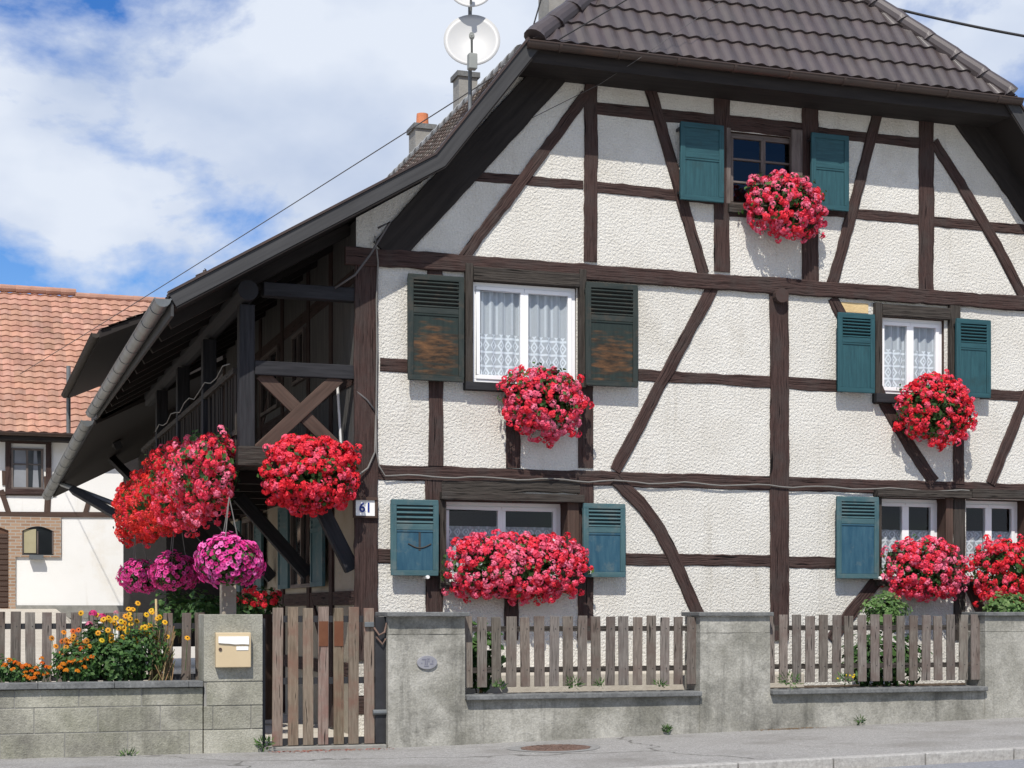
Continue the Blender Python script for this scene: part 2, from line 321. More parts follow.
def brick_mat():
    m = mat('brick', (.4, .2, .1), rough=.9); t = m.node_tree; l = t.links.new
    b = [n for n in t.nodes if n.type == 'BSDF_PRINCIPLED'][0]
    tc_ = t.nodes.new('ShaderNodeTexCoord'); mp_ = t.nodes.new('ShaderNodeMapping'); mp_.inputs['Rotation'].default_value = (R(90), 0, 0); l(tc_.outputs['Object'], mp_.inputs[0])
    br = t.nodes.new('ShaderNodeTexBrick'); br.inputs['Color1'].default_value = (.27, .165, .105, 1); br.inputs['Color2'].default_value = (.36, .24, .16, 1); br.inputs['Mortar'].default_value = (.34, .31, .27, 1)
    br.inputs['Scale'].default_value = 1; br.inputs['Brick Width'].default_value = .24; br.inputs['Row Height'].default_value = .08; br.inputs['Mortar Size'].default_value = .012
    l(mp_.outputs[0], br.inputs['Vector']); l(br.outputs['Color'], b.inputs['Base Color']); return m
M_brick = brick_mat()

# ------------------------------------------------------------------ ground
def strip(name, xs, ys, mat_, dz=0, zf=gz):
    m = MB()
    for i in range(len(xs) - 1):
        for j in range(len(ys) - 1):
            m.face([(x, y, zf(x, y) + dz) for x, y in ((xs[i], ys[j]), (xs[i + 1], ys[j]), (xs[i + 1], ys[j + 1]), (xs[i], ys[j + 1]))])
    return tag(m.build(name, mat_), kind='structure')
def lin(a, b, n): return [a + (b - a) * i / n for i in range(n + 1)]
KY = lambda x: -5.05 - .03 * (x - 8)
XS = [-400, -60] + lin(-20, 4.5, 10) + lin(5, 40, 35) + [90, 400]
def far(x, y): return gz(min(x, 40), y) if x > -300 else gz(x, y)
strip('ground', XS, [-400, -60, -30, -12, -8, -5, -2, .5] + lin(2, 24, 11) + [40, 100, 600], M_yard, -.16, far)
strip('road', XS, [-14, -10, -7, -5.3], M_road, -.085, far)
m = MB()
xs = lin(-40, 40, 80)
for i in range(len(xs) - 1):
    a, b = xs[i], xs[i + 1]
    for (y0, y1) in ((KY(a) + .13, -3.4), (-3.4, -1.6)):
        m.face([(a, y0 if y0 > -4 else KY(a) + .13, gz(a, 0)), (b, y0 if y0 > -4 else KY(b) + .13, gz(b, 0)), (b, y1, gz(b, 0)), (a, y1, gz(a, 0))])
tag(m.build('pavement', M_pave), kind='structure')
m = MB(); x = -12.0
while x < 30:
    a, b = x + .006, x + .994
    for _ in (0,):
        za, zb = gz(a, 0) + .004, gz(b, 0) + .004
        ya, yb = KY(a), KY(b)
        m.obox(((a + b) / 2, (ya + yb) / 2 + .06, (za + zb) / 2 - .1), ((b - a, yb - ya, zb - za), (0, 1, 0), (0, 0, 1)), ((b - a) / 2, .07, .1))
    x += 1.0
tag(m.build('kerb', M_kerb, bevel=.012), kind='structure')
strip('yard', lin(-8, 4.5, 6) + lin(4.6, 30, 6), lin(-1.5, .5, 2) + lin(2, 26, 12), M_yard, .0)

# ------------------------------------------------------------------ the half-timbered house
house = thing('half_timbered_house', 'big white half-timbered house with dark beams, shutters and red flower boxes', 'house', (4.5, 0, 0))
EAVE, KINK, TOP, RIDGE = (2.25, 4.93), (5.32, 6.74), (6.47, 8.22), (9.83, 11.1)
MIR = lambda p: (2 * 9.83 - p[0], p[1])
YB, YF = 10.6, -.62
# front wall with real openings
WIN = {  # key: x0,x1,ytop,ybot in the photograph, on the wall plane
 'gable': (729, 799, 131, 207), 'upper': (472, 576, 281, 383), 'upper_right': (879, 944, 316, 394),
 'lower': (445, 566, 500, 582), 'lower_mid': (880, 945, 497, 580), 'lower_far': (966, 1026, 499, 580)}
def wrect(k):
    x0, x1, a, b = WIN[k]; p = P(x0, a); q = P(x0, b); r = P(x1, a)
    return p.x, r.x, q.z, p.z
outer = [(4.5, -.1), (15.16, -.1), (15.16, 6.0), (14.35, 6.6), (13.15, 8.12), (6.5, 8.12), (5.3, 6.6), (4.5, 6.12)]
loops = [[Vector((x, z, 0)) for x, z in outer]]
for k in WIN:
    a, b, c, d = wrect(k); loops.append([Vector((a, c, 0)), Vector((a, d, 0)), Vector((b, d, 0)), Vector((b, c, 0))])
flat = [p for l_ in loops for p in l_]
m = MB()
for tri in tessellate_polygon(loops):
    p = [flat[i] for i in tri]
    if (p[1] - p[0]).cross(p[2] - p[0]).z < 0: p = p[::-1]
    m.face([(q.x, 0, q.y) for q in p])
for k in WIN:                                         # reveals
    a, b, c, d = wrect(k)
    mr_ = MB()
    for q in ([(a, c), (a, d)], [(a, d), (b, d)], [(b, d), (b, c)], [(b, c), (a, c)]):
        mr_.face([(q[0][0], 0, q[0][1]), (q[1][0], 0, q[1][1]), (q[1][0], .30, q[1][1]), (q[0][0], .30, q[0][1])], [(0, 0), (1, 0), (1, .3), (0, .3)])
    mr_.build('window_reveal', M_timber_red, house)
m.build('front_wall', M_plaster, house)
# side and back walls
m = MB(); m.face([(4.52, .0, -.1), (4.52, .0, 6.1), (4.52, YB - .4, 6.1), (4.52, YB - .4, -.1)]); m.build('side_wall', M_plaster_shade, house)
m = MB()
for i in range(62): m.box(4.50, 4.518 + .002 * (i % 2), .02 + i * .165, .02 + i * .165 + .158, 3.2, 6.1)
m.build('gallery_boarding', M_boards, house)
m = MB(); m.face([(15.15, .0, -.1), (15.15, YB - .4, -.1), (15.15, YB - .4, 6.1), (15.15, .0, 6.1)]); m.build('side_wall', M_plaster, house)
m = MB(); m.face([(x, YB - .4, z) for x, z in [(4.5, -.1), (4.5, 6.1), (6.5, 8.15), (9.83, 10.9), (13.15, 8.15), (15.16, 6.1), (15.16, -.1)]]); m.build('back_wall', M_plaster_shade, house)
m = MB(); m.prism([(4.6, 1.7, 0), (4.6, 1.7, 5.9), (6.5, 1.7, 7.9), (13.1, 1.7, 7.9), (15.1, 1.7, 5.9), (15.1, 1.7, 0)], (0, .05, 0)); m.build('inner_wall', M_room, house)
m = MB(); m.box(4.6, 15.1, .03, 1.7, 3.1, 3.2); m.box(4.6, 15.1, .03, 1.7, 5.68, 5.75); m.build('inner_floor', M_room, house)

def timber(name, pts, wd, mt=None, proud=.014, amp=.013, parent=house, world=False):
    """hewn timber lying in the wall plane along pixel points (or (x,z) when world); wavy edges, end caps"""
    pts = [Vector((p[0], 0, p[1])) if world else P(p[0], p[1]) for p in pts]
    seg = [(pts[i + 1] - pts[i]).length for i in range(len(pts) - 1)]; tot = sum(seg); n = max(2, int(tot / .11))
    y0 = -(proud + random.uniform(0, .004)); sd_ = random.uniform(0, 900); m = MB(); st = []
    def at(s):
        i = 0
        while i < len(seg) - 1 and s > seg[i]: s -= seg[i]; i += 1
        return pts[i].lerp(pts[i + 1], min(1, s / seg[i]))
    for k in range(n + 1):
        s = tot * k / n; c = at(s); t = (at(min(tot, s + .12)) - at(max(0, s - .12))).normalized(); q = Vector((-t.z, 0, t.x))
        nz = lambda o, sc: mnoise.noise(Vector((s * sc + sd_, o, sd_)))
        a = c + q * (wd / 2 + amp * (nz(1, 1.5) + 1.0 * nz(2, 7))); b = c - q * (wd / 2 + amp * (nz(5, 1.5) + 1.0 * nz(6, 7)))
        st.append((a, b, s, y0 + .004 * nz(9, 3)))
    o_ = random.uniform(0, 40)
    for k in range(n):
        (a, b, s, ya), (a2, b2, s2, yb) = st[k], st[k + 1]
        V = lambda p, y: (p.x, y, p.z); e = .008
        q1 = (a - b).normalized() * e; q2 = (a2 - b2).normalized() * e
        u, u2 = s + o_, s2 + o_
        m.face([V(a - q1, ya), V(a2 - q2, yb), V(b2 + q2, yb), V(b + q1, ya)], [(u, o_ + wd), (u2, o_ + wd), (u2, o_), (u, o_)])
        m.face([V(a, ya + e), V(a2, yb + e), V(a2 - q2, yb), V(a - q1, ya)], [(u, o_ + wd), (u2, o_ + wd), (u2, o_ + wd), (u, o_ + wd)])
        m.face([V(b + q1, ya), V(b2 + q2, yb), V(b2, yb + e), V(b, ya + e)], [(u, o_), (u2, o_), (u2, o_), (u, o_)])
        m.face([V(a, .02), V(a2, .02), V(a2, yb + e), V(a, ya + e)], [(u, o_)] * 4)
        m.face([V(b, ya + e), V(b2, yb + e), V(b2, .02), V(b, .02)], [(u, o_)] * 4)
    for (a, b, s, ya) in (st[0], st[-1]): m.face([V(a, .02), V(b, .02), V(b, ya), V(a, ya)])
    return m.build(name, mt or M_timber, parent)

# rails run between the posts, posts stand a little proud, braces lie between
def rail(pts, w_, mt=None, pr=.012): return timber('timber_rail', pts, w_, mt, pr)
def post(pts, w_, mt=None, pr=.024): return timber('timber_post', pts, w_, mt, pr)
def brace(pts, w_, pr=.018, mt=None): return timber('timber_brace', pts, w_, mt, pr)
timber('timber_rail', [(4.36, 5.66), (15.2, 5.66)], .20, None, .058, world=True)
timber('timber_rail', [(4.52, 3.11), (15.15, 3.11)], .185, None, .012, world=True)
rail([(470, 176), (583, 185)], .12); rail([(597, 187), (715, 199)], .14); rail([(728, 210), (803, 217)], .15)
timber('timber_rail', [(10.6, 6.69), (12.2, 6.69)], .135, None, .012, world=True); timber('timber_rail', [(12.4, 6.68), (14.3, 6.68)], .135, None, .012, world=True)
timber('timber_rail', [(7.5, 7.72), (9.2, 7.72)], .16, None, .012, world=True); timber('timber_rail', [(9.35, 7.71), (10.5, 7.71)], .20, None, .012, world=True); timber('timber_rail', [(10.6, 7.71), (12.2, 7.71)], .135, None, .012, world=True)
rail([(380, 364), (412, 366)], .16); rail([(634, 375), (770, 382)], .145); rail([(788, 383), (842, 387)], .15); rail([(980, 394), (1070, 399)], .14)
rail([(378, 556), (396, 556)], .165); rail([(622, 559), (771, 561)], .15); rail([(788, 562), (842, 563)], .15)
timber('timber_rail', [(4.5, .35), (15.15, .35)], .22, None, .012, world=True)
post([(366, 262), (366, 660)], .285, None, .03)
post([(590.5, 66), (590.5, 262)], .175); post([(721.5, 80), (721.5, 272)], .215); post([(810, 90), (810, 282)], .235); post([(926, 100), (926, 290)], .235)
post([(435.5, 264), (435.5, 466)], .185, None, .02); post([(513, 386), (513, 468)], .17); post([(585.5, 386), (585.5, 468)], .20, None, .02)
post([(779, 288), (779, 640)], .265, None, .032); post([(958, 402), (958, 484)], .165); post([(434, 480), (434, 640)], .22); post([(585, 482), (585, 640)], .21); post([(511, 585), (511, 640)], .18)
post([(959, 489), (959, 640)], .18, M_timber_grey); post([(1040, 312), (1040, 640)], .2)
brace([(586, 95), (550, 143), (505, 203), (463, 258)], .135, .03); brace([(645, 74), (667, 148), (685, 212), (703, 274)], .15, .03); brace([(882, 98), (865, 160), (848, 225), (832, 284)], .145, .03); brace([(933, 142), (965, 192), (1000, 252), (1022, 296)], .15, .03)
brace([(713, 287), (690, 330), (667, 372), (645, 414), (628, 446), (615, 471)], .155, .026); brace([(832, 298), (858, 348), (885, 405), (910, 447), (934, 482)], .165)
brace([(1060, 333), (1024, 400), (990, 484)], .15, .026); brace([(614, 479), (640, 503), (658, 528), (672, 556), (684, 583), (697, 612), (706, 640)], .17, .03); brace([(882, 574), (850, 614), (830, 640)], .17, .026); brace([(966, 580), (995, 640)], .15)
# principal rafters along the rakes
timber('rafter', [(561, 62), (466, 166), (385, 254)], .40, M_darkboard, .05); timber('rafter', [(953, 100), (1018, 190), (1066, 262)], .42, M_darkboard, .05)
# beam end on the main post, clay patch by the green shutter
m = MB(); c = P(777.5, 297); m.tube([c + Vector((0, -.02, 0)), c + Vector((0, -.13, 0))], .095, 12); m.build('beam_end', M_timber, house)
m = MB(); a = P(835, 300); b = P(868, 312); m.box(a.x, b.x, -.008, .01, b.z - .02, a.z - .02); m.build('bare_patch', M_wattle, house)
# carved lintel board over the lower left window
timber('window_lintel', [(441, 487), (579, 487)], .155, M_timber_grey, .03)

# ---- windows
def frame_mb(m, x0, x1, z0, z1, y, t, d):
    m.box(x0, x1, y, y + d, z0, z0 + t); m.box(x0, x1, y, y + d, z1 - t, z1); m.box(x0, x0 + t, y, y + d, z0 + t, z1 - t); m.box(x1 - t, x1, y, y + d, z0 + t, z1 - t)
def curtain(x0, x1, z0, z1, y, mt, parent, ztop=None):
    m = MB(); n = 60; ph = random.uniform(0, 6)
    zt = ztop or z1
    for i in range(n):
        a = x0 + (x1 - x0) * i / n; b = x0 + (x1 - x0) * (i + 1) / n
        ya = y + .018 * math.sin(a * 48 + ph); yb = y + .018 * math.sin(b * 48 + ph)
        m.face([(a, ya, z0), (b, yb, z0), (b, yb, zt), (a, ya, zt)], [(a - x0, 0), (b - x0, 0), (b - x0, zt - z0), (a - x0, zt - z0)])
    return m.build('curtain', mt, parent, smooth=True)
def window(k, white=True, y=.07, lace=None, top=None, bars=0, t=.055, sash=.05, mull=.035):
    x0, x1, z0, z1 = wrect(k); fm = M_white if white else M_brownframe
    m = MB(); frame_mb(m, x0 + .004, x1 - .004, z0 + .004, z1 - .004, y, t, .08)
    w_ = m.build('window', fm, house, bevel=.006)
    xm = (x0 + x1) / 2
    for a, b in ((x0 + t, xm - .002), (xm + .002, x1 - t)):
        m = MB(); frame_mb(m, a, b, z0 + t, z1 - t, y - .016, sash, .06)
        for i in range(bars):
            zz = z0 + t + (z1 - z0 - 2 * t) * (i + 1) / (bars + 1); m.box(a + sash, b - sash, y - .01, y + .03, zz - .014, zz + .014)
        m.build('casement', fm, w_, bevel=.005)
        m = MB(); m.face([(a + sash - .004, y + .012, z0 + t + sash - .004), (b - sash + .004, y + .012, z0 + t + sash - .004), (b - sash + .004, y + .012, z1 - t - sash + .004), (a + sash - .004, y + .012, z1 - t - sash + .004)]); m.build('pane', M_glass, w_)
        if lace: curtain(a + .01, b - .01, z0 + .06, z1 - .06, y + .065, lace, w_, (z0 + (z1 - z0) * top) if top else None)
    return w_
w0 = window('gable', False, .04, None, bars=2, t=.045, sash=.03)
w1 = window('upper', True, .02, M_lace); w2 = window('upper_right', True, .05, M_lace)
w3 = window('lower', True, .19, M_lace2, .70); w4 = window('lower_mid', True, .19, M_lace2, .62); w5 = window('lower_far', True, .19, M_lace2, .62)
def wood(name, px0, px1, py0, py1, mt, y0=-.05, y1=.02, parent=house, bv=.006):
    p = P(px0, py0); q = P(px1, py0); r = P(px0, py1)
    m = MB(); m.box(p.x, q.x, y0, y1, r.z, p.z); return m.build(name, mt, parent, bevel=bv)
# timber surrounds
for a in ((464, 471.5, 264, 388), (577.5, 584.5, 270, 388)): wood('jamb', *a, M_timber_grey, -.075, parent=w1)
wood('lintel', 471.7, 577.3, 267.5, 281, M_timber_grey, -.09, parent=w1); wood('sill', 463, 577, 382.5, 390.5, M_timber_dark, -.12, parent=w1)
for a in ((873, 879.6, 303, 404), (947.5, 957.5, 306, 404)): wood('jamb', *a, M_timber_grey, -.075, parent=w2)
wood('lintel', 879.8, 947.3, 304.5, 316, M_timber_grey, -.08, parent=w2); wood('sill', 872, 958, 394, 403, M_timber_dark, -.12, parent=w2)
wood('lintel', 439, 581, 492, 500, M_timber_grey, -.13, parent=w3)
for a in ((439, 445, 500.3, 585), (566, 577.5, 500.3, 585)): wood('jamb', *a, M_timber_grey if a[0] < 500 else M_timber_red, -.06, parent=w3)
wood('sill', 438, 579, 583, 589, M_timber_grey, -.10, parent=w3)
wood('lintel', 873, 966.5, 489.5, 496.5, M_timber_grey, -.13, parent=w4); wood('jamb', 875, 880, 497, 582, M_timber_grey, -.05, parent=w4); wood('jamb', 945, 952, 497, 582, M_timber_red, -.03, parent=w4); wood('sill', 874, 966, 580.5, 586, M_timber_grey, -.10, parent=w4)
wood('lintel', 967, 1040, 489.5, 498, M_timber_grey, -.13, parent=w5); wood('jamb', 1026, 1032, 499, 582, M_timber_red, -.03, parent=w5); wood('sill', 967, 1040, 580.5, 586, M_timber_grey, -.10, parent=w5)
wood('sill', 727, 802, 204, 213, M_timber_grey, -.07, parent=w0); wood('jamb', 725.5, 730, 128, 204, M_brownframe, -.03, parent=w0)
wood('jamb', 790, 801, 130, 204, M_brownframe, -.045, parent=w0)

# ---- shutters
def shutter(px0, px1, py0, py1, fmat, pmat, louvres, split, y=-.16, label=None, tilt=0.0):
    p = P(px0, py0, y); q = P(px1, py0, y); r = P(px0, py1, y); x0, x1, z0, z1 = p.x, q.x, r.z, p.z
    t = .065; zs = z1 - (z1 - z0) * split; d = .04
    m = MB(); frame_mb(m, x0, x1, z0, z1, y, t, d); m.box(x0 + t, x1 - t, y, y + d, zs - .035, zs + .035)
    s = m.build('shutter', fmat, house, bevel=.006)
    if label: s['label'] = label
    m = MB()
    if louvres:
        for i in range(louvres):
            zz = zs + .035 + (z1 - t - zs - .035) * (i + .5) / louvres
            m.obox(((x0 + x1) / 2, y + .018, zz), ((1, 0, 0), (0, 1, .8), (0, -.8, 1)), ((x1 - x0) / 2 - t + .002, .026, .006))
        m.build('louvre', fmat, s)
        m = MB(); m.box(x0 + t, x1 - t, y + .036, y + .039, zs + .035, z1 - t); m.build('louvre_shade', M_room, s)  # dark sheet added in place of the shade on the wall behind the louvres
    else:
        m.box(x0 + t, x1 - t, y + .012, y + .03, zs + .035, z1 - t); m.build('panel', pmat, s)
    m = MB(); m.box(x0 + t, x1 - t, y + .012, y + .03, z0 + t, zs - .035)
    # raised moulded top edge of the panel
    n = 8
    m.box(x0 + t, x1 - t, y + .003, y + .012, zs - .06, zs - .037)
    m.build('panel', pmat, s, bevel=.004)
    left = px0 > 560 and px0 not in (838.5, 837.5)
    for zz in (z0 + (z1 - z0) * .10, z1 - (z1 - z0) * .08):
        m = MB(); xe = (x0, x0 + .02) if left else (x1 - .02, x1)
        m.box(xe[0], xe[1], y + .041, -.005, zz - .018, zz + .018); m.build('hinge', M_black, s)
    return s
shutter(681, 724, 121, 199, M_teal, M_teal, 0, .42); shutter(812, 849, 132, 208, M_teal, M_teal, 0, .42)
shutter(408.5, 464, 273, 379.5, M_greenold, M_patch, 7, .34, label='dark green shutter with bare brown weathered panel'); shutter(586.5, 638, 281.5, 385, M_greenold, M_patch, 7, .34, label='dark green shutter with paint worn off its panel')
shutter(838.5, 875, 312, 391.5, M_teal, M_teal, 6, .34); shutter(957, 991, 318, 396.5, M_teal, M_teal, 6, .34)
sh_ = shutter(391.5, 438.5, 499, 575.5, M_teal_worn, M_blue_worn, 4, .36, label='faded blue-green shutter with a carved cross mark on its panel'); shutter(584, 625.5, 503, 577, M_teal_worn, M_blue_worn, 5, .36, label='faded blue-green shutter with blue panel')
shutter(837.5, 879, 496, 578.5, M_teal_worn, M_blue_worn, 5, .30, label='faded grey-green shutter')
c = P(420, 542, -.165); m = MB(); m.box(c.x - .012, c.x + .012, -.152, -.147, c.z - .10, c.z + .15)
m.tube([(c.x - .14 + .028 * i, -.15, c.z - .02 - .05 * math.sin(math.pi * i / 10)) for i in range(11)], .010, 5); m.build('carved_mark', M_room, sh_)
for x_, y_ in ((428, 577), (590, 572), (881, 578)):
    p = P(x_, y_, -.19); m = MB(); m.tube([p, p + Vector((0, .19, 0))], .022, 8); m.build('shutter_stay', M_whitepaint, house)

# ---- roof
def tile_field(o, u, w_, W, Ln, tw, ch, amp, lift, clip=None, cols=None, var=.18, samples=6, flat=False, gap=0):
    """rows of overlapping tiles; o eave corner, u along the eave, w_ up the slope"""
    u = Vector(u).normalized(); w_ = Vector(w_).normalized(); n = u.cross(w_).normalized()
    if n.z < 0: n = -n
    o = Vector(o); m = MB(); rows = int(math.ceil(Ln / ch)); nc = int(math.ceil(W / tw))
    for r in range(rows):
        s0 = r * ch; s1 = min(Ln, s0 + ch + .03)
        for c in range(nc):
            j = random.uniform(1 - var, 1 + var * .6); col = (j * random.uniform(.97, 1.06), j, j * random.uniform(.94, 1.04)); dj = random.uniform(-.006, .006)
            sh = (.5 * tw if (flat and r % 2) else 0)
            for k in range(samples):
                ends = []
                for kk in (k, k + 1):
                    f = kk / samples; x_ = (c + f) * tw - sh
                    if flat: hgt = amp * (1 if kk not in (0, samples) else 0); drop = ch * .10 * (1 - math.sin(math.pi * f)) if amp > .009 else 0
                    else: hgt = amp * (1 + math.sin(2 * math.pi * f - 1.2)) if True else 0; drop = 0
                    lo = max(0, min(W, x_)); hi = lo
                    if clip:
                        a, b = clip(s0); lo = max(a, min(b, x_)); a, b = clip(s1); hi = max(a, min(b, x_))
                    ends.append((lo, hi, hgt, drop))
                (l0, h0, g0, d0), (l1, h1, g1, d1) = ends
                if l1 - l0 < 1e-4 and h1 - h0 < 1e-4: continue
                A = o + u * l0 + w_ * (s0 + d0 + dj) + n * (g0 + lift); B = o + u * l1 + w_ * (s0 + d1 + dj) + n * (g1 + lift)
                C = o + u * h1 + w_ * s1 + n * (g1 + .004); D = o + u * h0 + w_ * s1 + n * (g0 + .004)
                m.face([A, B, C, D], None, col); m.face([A - n * (lift + .006), B - n * (lift + .006), B, A], None, tuple(q * .9 for q in col))
    return m
def slab(name, a, b, y0, y1, th, mt, parent):
    """roof deck between profile points a (low) and b (high), thickness th below"""
    t = Vector((b[0] - a[0], 0, b[1] - a[1])).normalized(); n = Vector((-t.z, 0, t.x)) * (1 if a[0] < b[0] else -1)
    if n.z < 0: n = -n
    A = Vector((a[0], y0, a[1])); B = Vector((b[0], y0, b[1]))
    m = MB(); m.prism([A, B, B - n * th, A - n * th], (0, y1 - y0, 0)); return m.build(name, mt, parent)
roof = slab('roof', EAVE, KINK, YF + .02, YB, .10, M_darkboard, house)
PROF = [(EAVE, KINK), (KINK, TOP), (TOP, RIDGE)]
yhip = YF + 1.9
for side in (0, 1):
    for i, (a, b) in enumerate(PROF):
        if side: a, b = MIR(a), MIR(b)
        y0 = YF + .02
        if i == 2: continue
        if side or i: slab('roof_deck', a, b, y0, YB, .10, M_darkboard, roof)
        t = Vector((b[0] - a[0], 0, b[1] - a[1])); ln = t.length; n = Vector((0, -1, 0)).cross(t); n = (n if n.z > 0 else -n).normalized()
        o = Vector((a[0], YF, a[1])) + n * .012
        fw = tile_field(o, (0, 1, 0), t, YB - YF, ln, .19, .17, .012, .022, flat=True, samples=4, var=.35)
        fw.build('side_tiles', M_oldtile, roof)
# upper planes and half-hip
def upper(side):
    a, b = (TOP, RIDGE) if not side else (MIR(TOP), MIR(RIDGE))
    t = Vector((b[0] - a[0], 0, b[1] - a[1])); ln = t.length; n = Vector((0, -1, 0)).cross(t); n = (n if n.z > 0 else -n).normalized()
    o = Vector((a[0], YF, a[1])) + n * .012
    clip = lambda s: (yhip * 0 + (1.9 * s / ln), YB - YF)
    tile_field(o, (0, 1, 0), t, YB - YF, ln, .19, .17, .012, .022, clip, flat=True, samples=3, var=.35).build('side_tiles', M_oldtile, roof)
    A = Vector((a[0], YF + .02, a[1])); B = Vector((b[0], YF + 1.92, b[1])); C = Vector((b[0], YB, b[1])); D = Vector((a[0], YB, a[1]))
    MB().prism([A, B, C, D], (0, 0, -.08)).build('roof_deck', M_darkboard, roof)
upper(0); upper(1)
hw = MIR(TOP)[0] - TOP[0]; hv = Vector((0, 1.9, RIDGE[1] - TOP[1])); hl = hv.length
tile_field((TOP[0], YF - .05, TOP[1] + .0), (1, 0, 0), hv, hw, hl, .195, .395, .014, .034, lambda s: (hw / 2 * s / hl, hw - hw / 2 * s / hl), samples=8, var=.16).build('front_tiles', M_hiptile, roof, smooth=False)
MB().prism([(TOP[0], YF, TOP[1] - .02), (MIR(TOP)[0], YF, TOP[1] - .02), (RIDGE[0], YF + 1.9, RIDGE[1] - .02)], (0, 0.02, -.08)).build('roof_deck', M_darkboard, roof)
def ridge_tiles(p, q, r, ln, name='ridge_tiles', mt=None):
    p = Vector(p); q = Vector(q); n = max(1, int((q - p).length / ln)); m = MB(); t = (q - p).normalized()
    for i in range(n):
        a = p.lerp(q, i / n); b = p.lerp(q, (i + 1.1) / n); j = random.uniform(.85, 1.1); m.cur = (j, j, j)
        m.tube([a - Vector((0, 0, .02)), a + t * .03, b], r + .018, 14, True, r - .012)
    return m.build(name, mt or M_hiptile, roof, smooth=False)
ridge_tiles((TOP[0] + .05, YF - .02, TOP[1] + .06), (RIDGE[0], YF + 1.9, RIDGE[1] + .06), .125, .42)
ridge_tiles((MIR(TOP)[0] - .05, YF - .02, TOP[1] + .06), (RIDGE[0], YF + 1.9, RIDGE[1] + .06), .125, .42)
ridge_tiles((RIDGE[0], YF + 1.9, RIDGE[1] + .06), (RIDGE[0], YB, RIDGE[1] + .06), .125, .42)
ridge_tiles((TOP[0] - .02, YF + .3, TOP[1] + .0), (TOP[0] - .02, YB, TOP[1] + .0), .07, .3, 'break_tiles', mat('mortared_tiles', (.30, .31, .31), (.42, .42, .41), 6, .85, vcol=True))
# bargeboards with a copper-coloured flashing strip
def barge(side):
    pr = [Vector((p[0], 0, p[1])) for p in (EAVE, KINK, TOP)]
    ns = []
    for i in range(2):
        t = (pr[i + 1] - pr[i]).normalized(); ns.append(Vector((-t.z, 0, t.x)))
    mit = (ns[0] + ns[1]).normalized(); mit = mit / mit.dot(ns[0])
    off = [ns[0], mit, ns[1]]
    def poly(o0, o1): return [pr[i] + off[i] * o0 for i in range(3)] + [pr[i] + off[i] * o1 for i in (2, 1, 0)]
    def quads(o0, o1, y0, y1, name, mt):
        m = MB(); fx = lambda v: (2 * 9.83 - v.x if side else v.x, v.y, v.z); Lg = 0
        for i in range(2):
            A, B, C, D = pr[i] + off[i] * o0, pr[i + 1] + off[i + 1] * o0, pr[i + 1] + off[i + 1] * o1, pr[i] + off[i] * o1; l2 = Lg + (B - A).length
            Y = lambda v, y: Vector((fx(v)[0], y, v.z))
            m.face([Y(A, y0), Y(B, y0), Y(C, y0), Y(D, y0)], [(Lg, o0), (l2, o0), (l2, o1), (Lg, o1)]); m.face([Y(A, y1), Y(B, y1), Y(C, y1), Y(D, y1)][::-1])
            m.face([Y(A, y0), Y(A, y1), Y(B, y1), Y(B, y0)]); m.face([Y(D, y0), Y(C, y0), Y(C, y1), Y(D, y1)])
            if i == 0: m.face([Y(A, y0), Y(D, y0), Y(D, y1), Y(A, y1)])
            Lg = l2
        return m.build(name, mt, roof)
    quads(.03, -.125, YF - .04, YF - .005, 'bargeboard', M_barge); quads(.06, .034, YF - .06, YF + .03, 'verge_flashing', M_copper); quads(-.127, -.145, YF - .03, YF + .02, 'verge_trim', M_darkboard)
barge(0); barge(1)
# soffit, fascia and front gutter under the half-hip
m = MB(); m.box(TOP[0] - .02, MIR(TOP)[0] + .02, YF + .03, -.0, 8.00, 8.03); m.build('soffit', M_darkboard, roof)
m = MB(); m.box(TOP[0] - .03, MIR(TOP)[0] + .03, YF + .0, YF + .03, 7.98, 8.18); m.build('fascia', M_darkboard, roof)
def gutter(name, a, b, r, mt, parent, rings=0, ringmat=None, lip=True):
    a = Vector(a); b = Vector(b); t = (b - a).normalized(); sd_ = t.cross(Vector((0, 0, 1))).normalized(); m = MB(); n = 14
    def arc(p, rr): return [p + sd_ * math.cos(math.pi * k / n) * rr - Vector((0, 0, 1)) * math.sin(math.pi * k / n) * rr for k in range(n + 1)]
    A, B, A2, B2 = arc(a, r), arc(b, r), arc(a, r - .006), arc(b, r - .006)
    for k in range(n): m.face([A[k], A[k + 1], B[k + 1], B[k]]); m.face([A2[k], B2[k], B2[k + 1], A2[k + 1]])
    m.face(A); m.face(B[::-1])
    for s in (0, n): m.tube([A[s], B[s]], .011, 6)
    g = m.build(name, mt, parent, smooth=False)
    if rings:
        L_ = (b - a).length
        for i in range(rings):
            m = MB(); p = a + t * L_ * (i + .5) / rings; q = p + t * .035; X, Y = arc(p, r + .007), arc(q, r + .007)
            for k in range(n): m.face([X[k], X[k + 1], Y[k + 1], Y[k]]); m.face([p + (X[k] - p) * .9, p + (X[k + 1] - p) * .9, X[k + 1], X[k]]); m.face([Y[k], Y[k + 1], q + (Y[k + 1] - q) * .9, q + (Y[k] - q) * .9])
            m.build('gutter_bracket', ringmat or mt, g)
    return g
gutter('gutter', (TOP[0] - .06, YF - .07, 8.19), (MIR(TOP)[0] + .10, YF - .07, 8.19), .072, M_copper, house, 9)
gutter('gutter', (2.17, YF - .03, 4.90), (2.17, 9.4, 4.80), .088, M_zinc, house, 11)
gutter('gutter', (2.13, 9.7, 4.70), (1.86, 17.3, 3.93), .10, M_zinc, house, 9)
m = MB(); m.box(2.26, 2.29, YF, YB, 4.72, 4.92); m.build('fascia', M_barge, house)
# rafters seen under the long eave
for i in range(11):
    y = .35 + i * .95
    m = MB(); m.beam((2.35, y, 4.80), (4.5, y, 6.06), .13, .10, (0, 1, 0)); m.build('rafter', M_darkboard, house)
